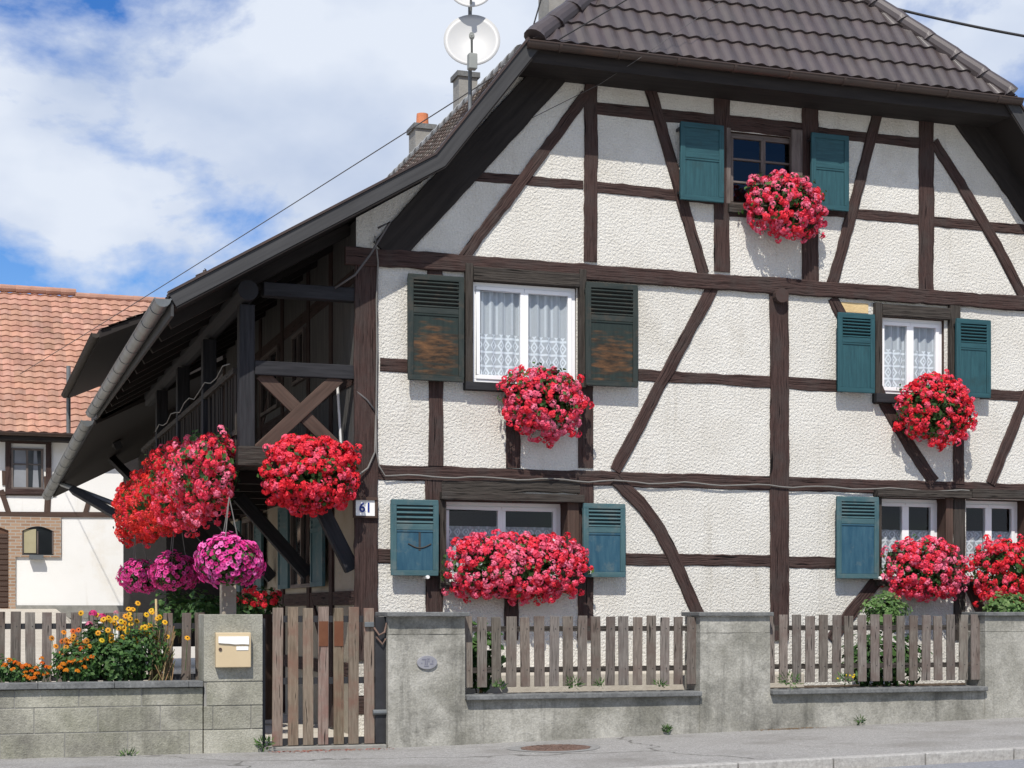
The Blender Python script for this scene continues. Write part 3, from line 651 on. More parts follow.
# pent roof in front of the barn further back, carried on the same line
m = MB(); m.prism([(2.25, 9.8, 4.74), (4.6, 9.8, 5.95), (4.6, 9.8, 5.85), (2.25, 9.8, 4.64)], (-.27, 7.4, -.76)); m.build('roof_deck', M_darkboard, roof)
# chimneys
def chimney(px0, px1, ptop, y, cap, mt, pot=None, z0=8.3, d=.45):
    p = P(px0, ptop, y); q = P(px1, ptop, y); m = MB(); m.box(p.x, q.x, y, y + d, z0, p.z); c = m.build('chimney', mt, roof)
    e = .035; m = MB(); m.box(p.x - e, q.x + e, y - e, y + d + e, p.z, p.z + cap); m.build('chimney_cap', M_cap, c)
    if pot:
        a = P(pot[0], pot[2], y); b = P(pot[1], pot[2], y); cx = (a.x + b.x) / 2; r = (b.x - a.x) / 2
        m = MB(); m.tube([(cx, y + d / 2, p.z + cap), (cx, y + d / 2, a.z)], r * 1.0, 16, True, r * .9); m.build('chimney_pot', M_pot, c, smooth=False)
chimney(459, 477.5, 76, 5.5, .08, M_render, z0=8.6, d=.32); chimney(415.5, 434.5, 128, 9.2, .09, M_render, (419.5, 432, 110)); chimney(549, 600, -30, 3.0, .1, M_render, z0=8.5)

# ---- house number
p = P(355.5, 500, -.05); q = P(374.5, 516, -.05)
m = MB(); m.box(p.x, q.x, -.065, -.03, q.z, p.z); npl = m.build('number_plate', M_whitepaint, house)
m = MB(); m.box(p.x - .03, q.x + .03, -.085, -.03, p.z + .0, p.z + .035); m.box(p.x - .03, p.x - .002, -.075, -.03, q.z, p.z - .002); m.box(q.x + .002, q.x + .03, -.075, -.03, q.z, p.z - .002); m.box(p.x - .03, q.x + .03, -.075, -.03, q.z - .025, q.z - .002); m.build('plate_frame', M_timber_red, npl)
def text(s, size, loc, mt, parent, rot=(R(90), 0, 0), ext=.002):
    c = bpy.data.curves.new('digits', 'FONT'); c.body = s; c.size = size; c.extrude = ext; c.align_x = 'CENTER'; c.align_y = 'CENTER'; c.offset = .003
    o = bpy.data.objects.new('digits', c); COL.objects.link(o); c.materials.append(mt); o.parent = parent; o.matrix_parent_inverse = Matrix.Identity(4)
    dg = bpy.context.evaluated_depsgraph_get(); bpy.context.view_layer.update(); me = bpy.data.meshes.new_from_object(o.evaluated_get(bpy.context.evaluated_depsgraph_get())); COL.objects.unlink(o)
    o = bpy.data.objects.new('digits', me); COL.objects.link(o); o.parent = parent; o.matrix_parent_inverse = Matrix.Identity(4)
    o.location = Vector(loc) - (parent.parent.location if parent.parent and parent.matrix_parent_inverse == Matrix.Identity(4) else Vector()); o.rotation_euler = rot; return o
text('61', .155, ((p.x + q.x) / 2, -.069, (p.z + q.z) / 2), M_navy, npl)

# ---- gallery on the left flank
GX = 3.06
for i, y in enumerate((0.0, 2.6, 5.2, 7.8)):
    m = MB(); m.beam((3.21 if i == 0 else GX + .1, y + .1, 3.15), (3.21 if i == 0 else GX + .1, y + .1, 5.02), .18, .18); m.build('gallery_post', M_timber_dark, house, bevel=.01)
    m = MB(); m.beam((4.48, y + .12, 1.95), (3.55 if i else 3.95, y + .12, 2.98), .17, .13, (0, 1, 0)); m.build('gallery_strut', M_timber_dark, house, bevel=.008)
m = MB(); m.tube([(3.2, -.12, 5.16), (3.2, 10.2, 5.16)], .12, 12); m.build('wall_plate', M_timber_dark, house)
a = P(263, 284, .05); b = P(357, 293, .05)
m = MB(); m.beam((a.x, .07, 5.21), (4.5, .07, 5.21), .16, .15); m.build('tie_beam', M_timber_dark, house, bevel=.01)
z = 4.29
m = MB(); m.beam((3.30, .04, z), (4.48, .04, z), .165, .09); m.build('gallery_rail', M_timber_dark, house, bevel=.008)
m = MB(); m.beam((3.38, .085, z - .06), (4.38, .085, 3.30), .16, .06); m.build('gallery_brace', M_timber_red, house, bevel=.006)
m = MB(); m.beam((4.30, .055, z - .06), (3.32, .055, 3.30), .16, .06); m.build('gallery_brace', M_timber_red, house, bevel=.006)
m = MB(); m.beam((3.10, .06, 3.26), (4.48, .06, 3.26), .225, .16); m.build('floor_beam', M_timber_grey, house, bevel=.01)
m = MB(); m.beam((3.16, .2, 3.26), (3.16, 10.2, 3.26), .22, .16); m.build('floor_beam', M_timber_dark, house, bevel=.01)
m = MB()
for i in range(12): m.box(3.1 + i * .12, 3.1 + i * .12 + .112, .15, 10.2, 3.16, 3.2)
m.build('gallery_floor', M_darkboard, house)
for i in range(8):
    m = MB(); m.beam((3.25, .9 + i * 1.25, 3.08), (4.5, .9 + i * 1.25, 3.08), .15, .12); m.build('joist', M_darkboard, house)
m = MB(); m.beam((3.12, .2, 4.27), (3.12, 10.2, 4.27), .07, .09, (1, 0, 0)); m.beam((3.12, .2, 3.55), (3.12, 10.2, 3.55), .06, .05, (1, 0, 0))
for i in range(58):
    y = .25 + i * .17; dy = random.uniform(-.09, .09); m.tube([(3.12 + .01 * (i % 2), y, 3.4), (3.12, y + dy, 4.25)], .016, 5)
m.build('gallery_railing', M_timber_grey, house)
# timbers and openings of the shaded flank wall
def flank(name, y0, z0, y1, z1, w_, mt=M_timber, pr=.02):
    m = MB(); m.beam((4.515 - pr / 2, y0, z0), (4.515 - pr / 2, y1, z1), w_, pr + random.uniform(0, .004), (1, 0, 0)); return m.build(name, mt, house)
for y in (1.35, 2.75, 4.6, 6.4, 8.4, 10.0): flank('timber_post', y, 0, y, 6.05, .18, pr=.03)
for z_ in (.75, 1.62, 3.1, 4.25, 5.45): flank('timber_rail', .1, z_, 10.1, z_, .17)
flank('timber_brace', 1.4, .7, 2.6, 1.6, .14, pr=.025); flank('timber_brace', 4.7, 5.4, 6.3, 4.3, .14, pr=.025); flank('timber_brace', 8.3, 4.3, 6.5, 3.2, .14, pr=.025)
def flank_window(y0, y1, z0, z1, sh=True):
    m = MB(); t = .05
    m.box(4.45, 4.51, y0, y1, z0, z0 + t); m.box(4.45, 4.51, y0, y1, z1 - t, z1)
    for y in (y0, (y0 + y1) / 2 - t / 2, y1 - t): m.box(4.45, 4.51, y, y + t, z0 + t, z1 - t)
    w_ = m.build('window', M_brownframe, house)
    m = MB(); m.face([(4.49, y0, z0), (4.49, y1, z0), (4.49, y1, z1), (4.49, y0, z1)]); m.build('pane', mat('dark_pane', (.012, .014, .016), rough=.08, spec=.5), w_)
    if sh:
        wd = (y1 - y0) * .5
        for a in (y0 - wd - .02, y1 + .02):
            m = MB()
            for yy in (a, a + wd - .06): m.box(4.42, 4.46, yy, yy + .06, z0, z1)
            for zz in (z0, z1 - .06, z0 + (z1 - z0) * .6): m.box(4.42, 4.46, a + .06, a + wd - .06, zz, zz + .06)
            s = m.build('shutter', M_teal_worn, house)
            m = MB(); m.box(4.435, 4.45, a + .06, a + wd - .06, z0 + .06, z1 - .06)
            for k in range(5):
                zz = z0 + (z1 - z0) * (.68 + .06 * k); m.box(4.425, 4.436, a + .06, a + wd - .06, zz, zz + .03)
            m.build('panel', M_teal_worn, s)
flank_window(2.3, 3.8, 1.78, 2.95); flank_window(6.6, 7.9, 1.78, 2.95)
flank_window(4.8, 6.2, 4.45, 5.35, False); flank_window(6.7, 8.2, 3.5, 5.3, False); flank_window(2.9, 3.7, 4.6, 5.3, False)
# white downpipe and reveal light strip near the corner
m = MB(); m.tube([(4.40, .35, 3.4), (4.34, .30, 4.2)], .016, 6); m.build('gallery_pipe', M_whitepaint, house)
# downpipe from the rear gutter under the eave
m = MB(); m.tube([P(62, 484, 15.5), P(112, 503, 12.8), P(135, 512, 11.5)], .055, 8); m.build('downpipe', M_zinc, house)
m = MB(); m.beam(P(73, 490, 14.8), P(118, 516, 11.8), .14, .14); m.build('eave_strut', M_timber_dark, house)
m = MB(); m.beam(P(95, 428, 15), P(118, 445, 13), .14, .14); m.beam(P(105, 452, 16), P(135, 482, 13), .14, .14); m.build('eave_strut', M_timber_dark, house)
# cables fixed to the house
def cable(name, pts, r, mt, parent=house): return MB().tube(pts, r, 6).build(name, mt, parent, smooth=True)
wav = [P(385, 476, -.06)]
for i, x_ in enumerate(range(395, 1030, 12)):
    wav.append(Vector((P(x_, 480).x, -.055, 3.075 + .014 * math.sin(i * 1.1) + .012 * mnoise.noise(Vector((i * .6, 3, 1))))))
cable('wall_cable', [P(375, 236, -.25), P(378, 262, -.08), P(376.5, 300, -.06), P(377, 350, -.06), P(376, 420, -.06), P(376.5, 452, -.06), P(379, 466, -.06)] + wav, .010, M_cable)
cable('wall_cable', [P(376, 415, -.055), P(375, 452, -.055), P(368, 468, -.06), P(360, 474, -.08), P(345, 478, -.1)], .012, M_cable)
cable('wall_cable', [P(335, 288, -.05), P(355, 275, -.15), P(370, 255, -.2), P(390, 222, -.3), P(378, 228, -.3)], .014, M_wirefine)
cable('rail_cable', [(3.05, .3 + i * .5, 4.36 + .05 * math.sin(i * 1.9)) for i in range(16)], .008, M_cable)
cable('wall_cable', [P(356, 391, -.02), P(367, 400, -.04), P(376, 412, -.05)], .012, M_wirefine)
# thin trace of a cable sloping across the upper gable and the lightning wire
cable('gable_cable', [P(530, 119, -.04), P(600, 84, -.35), P(640, 58, -.75), P(720, 2, -.62)], .004, M_wirefine)

# ------------------------------------------------------------------ satellite mast
b = P(470, 118, -.35)
sat = thing('satellite_mast', 'two white satellite dishes on one mast above the gable edge', 'satellite dish', b)
m = MB(); top = P(472, -30, -.35); m.tube([b - Vector((0, 0, .08)), b, Vector((b.x, -.35, top.z))], .024, 8); m.build('mast', M_zinc, sat)
def dish(px, py, r, y):
    c = P(px, py, y); ax = Vector((-.28, -.87, .22)).normalized(); u = ax.orthogonal().normalized(); v = ax.cross(u); m = MB(); n = 36; k = 6
    def pt(i, j, o=0): rr = r * i / k; a = 2 * math.pi * j / n; return c + (u * math.cos(a) + v * math.sin(a)) * rr + ax * (.10 * r * 2 * (i / k) ** 2 - o)
    for i in range(k):
        for j in range(n):
            if i: m.face([pt(i, j), pt(i, j + 1), pt(i + 1, j + 1), pt(i + 1, j)]); m.face([pt(i, j, .008), pt(i + 1, j, .008), pt(i + 1, j + 1, .008), pt(i, j + 1, .008)])
            else: m.face([pt(0, 0), pt(1, j + 1), pt(1, j)]); m.face([pt(0, 0, .008), pt(1, j, .008), pt(1, j + 1, .008)])
    for j in range(n): m.face([pt(k, j), pt(k, j + 1), pt(k, j + 1, .012), pt(k, j, .012)])
    d = m.build('dish', M_dish, sat, smooth=True)
    f = c + ax * (.62 * r * 2); f = f + Vector((0, 0, -.42 * r))
    lo = c - Vector((0, 0, r * .98))
    m = MB(); m.tube([lo + ax * .02, f], .014, 6); m.tube([f, f + (c - f).normalized() * .12], .032, 8); m.build('feed_arm', M_grey, d)
dish(472, 43, .335, -.45); dish(471, -11, .27, -.45)
m = MB(); p = P(472, 62, -.78); m.box(p.x - .05, p.x + .05, -.84, -.74, p.z - .09, p.z + .09); m.build('receiver_box', M_grey, sat, bevel=.01)
m = MB(); m.tube([b + Vector((.0, -.05, .1)), b + Vector((-.05, -.15, -.05)), b + Vector((-.16, -.2, -.24))], .012, 6); m.tube([b + Vector((.03, -.05, .1)), b + Vector((.0, -.15, -.08)), b + Vector((-.1, -.2, -.28))], .012, 6); m.build('aerial_cable', M_whitepaint, sat)

# ------------------------------------------------------------------ overhead wires
def wire(pts, r, mt, label, sag=0.0):
    a, b = Vector(pts[0]), Vector(pts[-1]); q = [a.lerp(b, i / 20) - Vector((0, 0, sag * 4 * (i / 20) * (1 - i / 20))) for i in range(21)]
    return tag(MB().tube(q, r, 6).build('overhead_cable', mt, None, smooth=True), label, 'cable')
wire([P(20, 374, 23), P(524, 57, -.5)], .008, M_wirefine, 'thin wire crossing the sky from the tiled barn roof up to the house gable', .03)
wire([P(893, 8, .1), P(1130, 52, -1.2)], .018, M_wire, 'black cable leaving the right roof hip across blue sky', .05)
wire([P(553, 43, -.66), P(650, -14, -1.2)], .008, M_wire, 'black wire lying across the left hip tiles at the gutter corner', 0)
o = wire([P(528, 44, -.6), P(545, -14, -.6)], .009, M_wire, 'short wire rising beside the chimney from the gutter corner', 0)

# ------------------------------------------------------------------ rear barn with tall eave
rb = thing('rear_barn', 'dark barn behind the gallery with low dusky eave and downpipe', 'barn', (3.6, 11.5, .7))
a = P(158, 309, 11.5); b = P(100, 331, 11.5)
m = MB(); s_ = Vector((a.x - b.x, 0, a.z - b.z)); A = Vector((b.x, 11.5, b.z)); B = A + s_ * 3.2
m.prism([A, B, B - Vector((0, 0, .12)), A - Vector((0, 0, .12))], (0, 9.0, 0)); rr = m.build('roof', M_darkboard, rb)
tile_field(A + Vector((0, -.05, .012)), (0, 1, 0), s_, 9.1, s_.length * 3.2, .2, .17, .012, .022, flat=True, samples=3, var=.4).build('roof_tiles', M_oldtile, rr)
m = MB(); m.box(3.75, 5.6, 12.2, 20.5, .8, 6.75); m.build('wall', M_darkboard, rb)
a2 = P(163, 305, 11.5); b2 = P(206, 273, 11.5)
tile_field(Vector((a2.x, 11.3, a2.z)), (0, 1, 0), b2 - a2, 4.0, (b2 - a2).length, .25, .2, .02, .05, flat=True, samples=4, var=.4).build('roof_tiles', M_oldtile, rr)
gutter('gutter', A + Vector((-.06, .1, -.03)), A + Vector((-.06, 9.0, -.03)), .08, M_timber_grey, rb)
m = MB(); m.tube([P(68.5, 366, 20.4), P(68.5, 433, 20.4)], .05, 8); m.build('downpipe', M_zinc, rb)

# ------------------------------------------------------------------ tiled barn on the left
lb = thing('tile_roofed_barn', 'white rendered farm building with orange clay tile roof and brick window arch', 'farm building', (0, 24, 1.5))
YL = 24.0
EZ, RZ, RY = 5.95, 10.35, 28.6
m = MB()
m.box(-9, 10, YL, YL + .3, .8, 6.0); wl = m.build('wall', M_white_wall, lb)
tile_field((-8, YL - .45, EZ - .05), (1, 0, 0), (0, RY - YL + .45, RZ - EZ), 18, math.hypot(RY - YL + .45, RZ - EZ), .27, .275, .017, .040, flat=False, samples=5, var=.2).build('tile_roof', M_terra, lb)
m = MB(); m.face([(-8, RY + .05, RZ - .1), (10, RY + .05, RZ - .1), (10, 33.5, EZ), (-8, 33.5, EZ)]); m.face([(-8.2, YL - .35, EZ - .12), (10, YL - .35, EZ - .12), (10, RY, RZ - .1), (-8.2, RY, RZ - .1)]); m.build('roof_deck', M_darkboard, lb)
m = MB(); x_ = -8.0
while x_ < 10:
    j = random.uniform(.85, 1.1); m.cur = (j, j, j); dz_ = .10 if x_ < 2.9 else .0
    m.tube([(x_, RY, RZ + dz_ - .03), (x_ + .42, RY, RZ + dz_ - .02)], .12, 10, True, .10); x_ += .4
m.build('ridge_tiles', M_terra, lb)
m = MB(); m.box(-9, 10, YL - .5, YL - .02, EZ - .22, EZ - .13); m.build('soffit', M_darkboard, lb)
gutter('gutter', (-9, YL - .55, EZ - .06), (10, YL - .55, EZ - .06), .07, M_copper, lb)
def lt(name, pts, w_, mt=M_timber_red, pr=.03):
    q = [P(x, y, YL) for x, y in pts]; m = MB()
    for i in range(len(q) - 1): m.beam(q[i] + Vector((0, -pr / 2 + .001 * i, 0)), q[i + 1] + Vector((0, -pr / 2 + .001 * i, 0)), w_, pr)
    return m.build(name, mt, lb)
lt('timber_rail', [(-120, 514), (200, 515)], .13, M_timber_red, .04)
lt('timber_rail', [(0, 438), (200, 440)], .2, M_timber, .05)
lt('timber_rail', [(-60, 493), (56, 494)], .10, M_timber_red, .035); lt('timber_rail', [(2, 478), (11, 478)], .36, M_timber_red, .03); lt('timber_rail', [(44, 483), (54, 483)], .34, M_timber_red, .03)
lt('timber_brace', [(1, 490), (9, 514)], .13, M_timber_red); lt('timber_brace', [(90, 497), (85, 514)], .12, M_timber_red); lt('timber_post', [(48, 494), (47, 514)], .15, M_timber_red, .025); lt('timber_brace', [(125, 490), (140, 514)], .12)
def lwin(px0, px1, py0, py1, arch, mt, panes=2):
    a = P(px0, py1, YL); b = P(px1, py0, YL); x0, x1, z0, z1 = a.x, b.x, a.z, b.z
    m = MB(); t = .05; frame_mb(m, x0, x1, z0, z1, YL - .05, t, .04); m.box((x0 + x1) / 2 - t / 2, (x0 + x1) / 2 + t / 2, YL - .05, YL - .012, z0 + t, z1 - t); m.box(x0 + t, x1 - t, YL - .045, YL - .02, (z0 + z1) / 2 + .1, (z0 + z1) / 2 + .13)
    w_ = m.build('window', mt, lb)
    m = MB(); m.face([(x0, YL - .015, z0), (x1, YL - .015, z0), (x1, YL - .015, z1), (x0, YL - .015, z1)]); m.build('pane', MATS['dark_pane'], w_)
    return w_, x0, x1, z0, z1
wA, x0, x1, z0, z1 = lwin(11, 43, 449, 489, False, M_brownframe)
m = MB(); frame_mb(m, x0 - .14, x1 + .2, z0 - .13, z1 + .25, YL - .07, .135, .05); m.build('surround', M_timber, wA)
m = MB()
for a, b in ((x0 + .06, x0 + .40), (x0 + .52, x1 - .1)): m.face([(a, YL - .02, z0 + .05), (b, YL - .02, z0 + .05), (b - .05, YL - .02, z1 - .05), (a + .03, YL - .02, z1 - .05)])
m.build('curtain', mat('grey_curtain', (.16, .17, .19), (.26, .27, .29), 1, .9, uv=None), wA)
# brick surround with a segmental arch: flat brick panel, dark opening set behind a frame
def arch_poly(x0, x1, z0, zs, rise, y, n=12):
    return [(x0, y, z0)] + [(x0 + (x1 - x0) * i / n, y, zs + rise * math.sin(math.pi * i / n)) for i in range(n + 1)] + [(x1, y, z0)]
a = P(-4, 556, YL); b = P(61, 516, YL)
def brick_with_holes(outer, holes, y0, y1, name, mt, parent):
    loops = [[Vector((x, z, 0)) for x, z in outer]] + [[Vector((x, z, 0)) for x, z in h] for h in holes]; flat = [p for l_ in loops for p in l_]; m = MB()
    for tri in tessellate_polygon(loops):
        p = [flat[i] for i in tri]
        if (p[1] - p[0]).cross(p[2] - p[0]).z < 0: p = p[::-1]
        m.face([(q.x, y0, q.y) for q in p])
    for l_ in loops:
        for i in range(len(l_)):
            p, q = l_[i], l_[(i + 1) % len(l_)]; m.face([(p.x, y0, p.y), (q.x, y0, q.y), (q.x, y1, q.y), (p.x, y1, p.y)])
    return m.build(name, mt, parent)
X = lambda px: P(px, 500, YL).x
Z = lambda py: P(30, py, YL).z
def archxz(px0, px1, pyb, pys, rise): return [(p[0], p[2]) for p in arch_poly(X(px0), X(px1), Z(pyb), Z(pys), rise, 0)]
outer = [(X(-60), Z(609)), (X(15.5), Z(609)), (X(15.5), Z(557)), (X(61), Z(557)), (X(61), Z(517)), (X(-60), Z(517))]
hole1 = archxz(22, 53.5, 555, 531, .12); hole2 = archxz(-30, 8.5, 608.3, 531, .12)
brick_with_holes(outer, [hole1, hole2], YL - .06, YL, 'brick_surround', M_brick, lb)
m = MB(); m.face([(x, YL - .01, z) for x, z in hole1]); wB = m.build('window', MATS['dark_pane'], lb)
m = MB(); m.box(X(37) , X(38.2), YL - .04, YL - .02, Z(554), Z(531)); m.box(X(22.3), X(23.3), YL - .04, YL - .02, Z(554), Z(531)); m.box(X(52), X(53.2), YL - .04, YL - .02, Z(554), Z(531)); m.build('window_frame', M_brownframe, wB)
m = MB(); m.face([(X(24), YL - .018, Z(553)), (X(36), YL - .018, Z(553)), (X(36), YL - .018, Z(529)), (X(24), YL - .018, Z(530))]); m.build('curtain', mat('ochre_curtain', (.30, .27, .16), (.38, .34, .22), 2), wB)
m = MB(); m.box(X(29), X(43), YL - .22, YL - .05, Z(559.5), Z(555)); m.build('sill', M_zinc, wB)
m = MB(); m.face([(x, YL - .01, z) for x, z in hole2])
dm = m.build('door', mat('brown_door', (.09, .045, .03), (.13, .07, .045), 1, .8), lb)
m = MB()
for i in range(14): m.box(X(-30), X(8), YL - .03, YL - .015, Z(607 - i * 5.3), Z(607 - i * 5.3) + .10)
m.build('door_boards', M_timber_red, dm)
m = MB(); m.box(X(15.5), X(140), YL - .07, YL - .002, 1.3, 1.62); m.build('plinth', M_mortar, lb)

# ------------------------------------------------------------------ front boundary on the left: block wall, pillar, letter box
YW = -1.7
bw = thing('block_wall', 'low grey concrete block wall with flat coping under the flower bed', 'wall', (0, YW, 0))
rows = [(-.12, .215), (.215, .475), (.475, .665)]
def blocks(m, x0, x1, z0, z1, y0, y1, start, ln):
    x = start
    while x < x1:
        a, b = max(x0, x), min(x1, x + ln)
        if b - a > .04:
            j = random.uniform(.88, 1.08); m.cur = (j, j, j * .98); e = .004
            m.box(a + e, b - e, y0 + random.uniform(0, .004), y1, z0 + e, z1 - e)
        x += ln
m = MB()
for i, (a, b) in enumerate(rows): blocks(m, -6, 2.46, a, b, YW, YW + .2, -6.0 + (.13, .46, .27)[i], .63)
wb = m.build('wall', M_block, bw, bevel=.007)
m = MB(); m.box(-6, 2.455, YW + .008, YW + .19, -.1, .66); m.build('mortar', M_mortar, bw)
m = MB(); x = -6.0
while x < 2.46: m.box(x + .002, min(2.455, x + .755) - .002, YW - .055, YW + .24, .668, .73); x += .755
m.build('coping', M_cap, bw, bevel=.006)
gp = thing('gate_pillar', 'square grey block pillar carrying the cream letter box', 'pillar', (2.77, YW, 0))
m = MB()
for i, (a, b) in enumerate([(-.12, .215), (.215, .465), (.465, .715)]): blocks(m, 2.462, 3.088, a, b, YW - .01, YW + .4, 2.462 - (.0, .30, .6)[i], .63 if i != 1 else .40)
m.cur = (1.02, 1.02, 1.02); m.box(2.466, 3.084, YW - .008, YW + .4, .72, 1.425)
m.build('pillar_blocks', M_block, gp, bevel=.007)
m = MB(); m.box(2.47, 3.08, YW + .003, YW + .39, -.1, 1.40); m.build('mortar', M_mortar, gp)
p = P(214.5, 632.5, YW); q = P(249.5, 667, YW)
mb_ = thing('letter_box', 'cream metal letter box with white flap on the grey pillar', 'letter box', ((p.x + q.x) / 2, YW, q.z))
m = MB(); m.box(p.x, q.x, YW - .10, YW - .012, q.z, p.z); m.build('box', M_cream, mb_, bevel=.008)
def flap():
    m = MB(); n = 14; x0, x1 = p.x + .025, q.x - .025; zt = p.z - .04; w_ = x1 - x0
    top_, bot = [], []
    for i in range(n + 1):
        t = i / n; zz = zt - .085 + .035 * t * t * (1 if t < .9 else .85) * .0 - .022 * math.exp(-((t - .35) / .3) ** 2) - .03 * t
        zz = zt - .068 - .020 / (1 + math.exp(-(t - .45) * 16)) - .006 * math.sin(t * 6)
        top_.append((x0 + w_ * t, zt)); bot.append((x0 + w_ * t, zz))
    m.prism([(x, YW - .116, z) for x, z in top_ + bot[::-1]], (0, .014, 0)); return m
flap().build('flap', M_whitepaint, mb_)
m = MB(); m.box(q.x - .155, q.x - .03, YW - .106, YW - .099, p.z - .185, p.z - .145); m.build('name_label', M_whitepaint, mb_)
m = MB(); c = Vector((p.x + .045, YW - .11, p.z - .175)); m.tube([c, c + Vector((0, .012, 0))], .018, 10); m.build('lock', M_timber_red, mb_)

def picket_fence(name, label, xs, w_, y, z0, z1, mt, rails, jit=.012, loc=None, railmat=None):
    f = thing(name, label, 'fence', (xs[0], y, 0))
    for k, x in enumerate(xs):
        m = MB(); j = random.uniform(.72, 1.15); m.cur = (j * random.uniform(.98, 1.06), j, j * random.uniform(.94, 1.02)); ww = w_ * random.uniform(.92, 1.06); top_ = z1 + random.uniform(-jit, jit); tl = random.uniform(-.012, .012)
        m.obox((x + tl / 2, y, (z0 + top_) / 2), ((1, 0, 0), (0, 1, 0), (tl, 0, 1)), (ww / 2, .012, (top_ - z0) / 2)); o = m.build('picket', mt, f, bevel=.004)
        m = MB()
        for rz in rails:
            m.tube([(x + .015, y - .016, rz), (x + .015, y - .011, rz)], .006, 6)
        m.build('nail', M_black, o)
    for rz in rails:
        m = MB(); m.box(xs[0] - w_, xs[-1] + w_, y + .014, y + .05, rz - .03, rz + .03); m.build('rail', railmat or M_timber_grey, f)
    return f
picket_fence('picket_fence', 'old brown picket fence behind the flower bed on the block wall', [.28 + .158 * i for i in range(-8, 13)] + [2.36, 2.52], .105, -1.08, .55, 1.45, M_picket, (.75, 1.30), railmat=M_black)
strip('soil', lin(-6, 2.46, 4), [-1.5, -1.1, -.7], M_soil, 0, lambda x, y: .675)

# ------------------------------------------------------------------ wooden gate
gate = thing('garden_gate', 'weathered brown wooden picket gate with black steel frame', 'gate', (3.2, YW + .1, 0))
gx = [P((a + b) / 2, 680, YW + .1).x for a, b in ((272.5, 282.6), (288, 298), (303, 313), (318, 328.5), (333.4, 343.6), (348.5, 358.6), (364, 374))]
for i, x in enumerate(gx):
    m = MB(); j = random.uniform(.8, 1.12); m.cur = (j, j * random.uniform(.95, 1.03), j * random.uniform(.92, 1.05)); zt = 1.495 + random.uniform(-.012, .012) + (.012 if i == 0 else 0); m.obox((x, YW + .1, (zt + .02) / 2), ((1, 0, 0), (0, 1, 0), (random.uniform(-.006, .006), 0, 1)), (.056, .013, (zt - .02) / 2)); pk = m.build('picket', M_gatewood, gate, bevel=.004)
    if i in (3, 4):
        m = MB(); m.box(x - .050, x + .050, YW + .080, YW + .0865, 1.08, 1.35); m.build('painted_patch', M_orange, pk)
for z_ in (.06, .71, 1.375): m = MB(); m.box(gx[0] - .05, 4.34, YW + .117, YW + .145, z_ - .035, z_ + .035); m.build('gate_rail', M_black, gate)
m = MB(); p = P(375, 618, YW + .1); q = P(384, 744, YW + .1); m.box(p.x, q.x + .02, YW + .08, YW + .15, .02, 1.40); m.build('gate_post', M_black, gate, bevel=.006)
m = MB(); p = P(365, 622, YW + .05); q = P(374, 627, YW + .05); m.box(p.x, q.x, YW + .05, YW + .085, q.z, p.z); m.build('latch_box', M_zinc, gate, bevel=.004)
m = MB(); m.tube([(4.31, YW + .06, 1.28), (4.36, YW + .03, 1.2), (4.42, YW + .03, 1.23), (4.45, YW + .05, 1.33)], .012, 6); m.tube([(4.33, YW + .05, 1.18), (4.40, YW + .04, 1.1), (4.44, YW + .05, 1.16)], .011, 6); m.build('latch', M_rust, gate)
m = MB(); m.tube([(4.3, YW + .07, .36), (4.45, YW + .07, .36)], .03, 10); m.build('hinge_pin', M_zinc, gate)
m = MB(); m.box(3.09, 3.13, YW + .1, YW + .18, 0, 1.38); m.build('stop_post', M_black, gate)
m = MB(); m.box(3.1, 4.44, YW + .0, YW + .3, -.1, .012); o = m.build('threshold', M_mortar, gate, bevel=.01)

# ------------------------------------------------------------------ rendered garden wall on the right
gw = thing('garden_wall', 'long grey rendered garden wall with three capped pillars and sloping foot', 'wall', (8, YW, 0))
PX = [(4.45, 5.325), (8.172, 9.077), (12.037, 13.3)]
def rough_box(m, x0, x1, y0, y1, z0f, z1, nx, nz_, amp=.006):
    """front face of hand-trowelled render: a gently uneven grid, with flat sides and top"""
    sd_ = random.uniform(0, 99); g = [[Vector((x0 + (x1 - x0) * i / nx, y0 + amp * mnoise.noise(Vector((i * .35 + sd_, j * .35, x0))) * (0 if i in (0, nx) else 1), z0f(x0 + (x1 - x0) * i / nx) * (1 - j / nz_) + z1 * j / nz_)) for j in range(nz_ + 1)] for i in range(nx + 1)]
    for i in range(nx):
        for j in range(nz_): m.face([g[i][j], g[i + 1][j], g[i + 1][j + 1], g[i][j + 1]])
    for i in (0, nx):
        q = g[i]; m.face([q[0], q[-1], Vector((q[-1].x, y1, z1)), Vector((q[0].x, y1, q[0].z))])
    m.face([g[0][-1], g[-1][-1], Vector((x1, y1, z1)), Vector((x0, y1, z1))]); m.face([Vector((x0, y1, z0f(x0))), Vector((x1, y1, z0f(x1))), Vector((x1, y1, z1)), Vector((x0, y1, z1))])
foot = lambda x: gz(x, 0) - .06
m = MB()
for a, b in ((5.325, 8.172), (9.077, 12.037), (13.3, 20)): rough_box(m, a, b, YW + .006, YW + .34, foot, .475, 30, 6)
m.build('low_wall', M_concrete, gw, smooth=False)
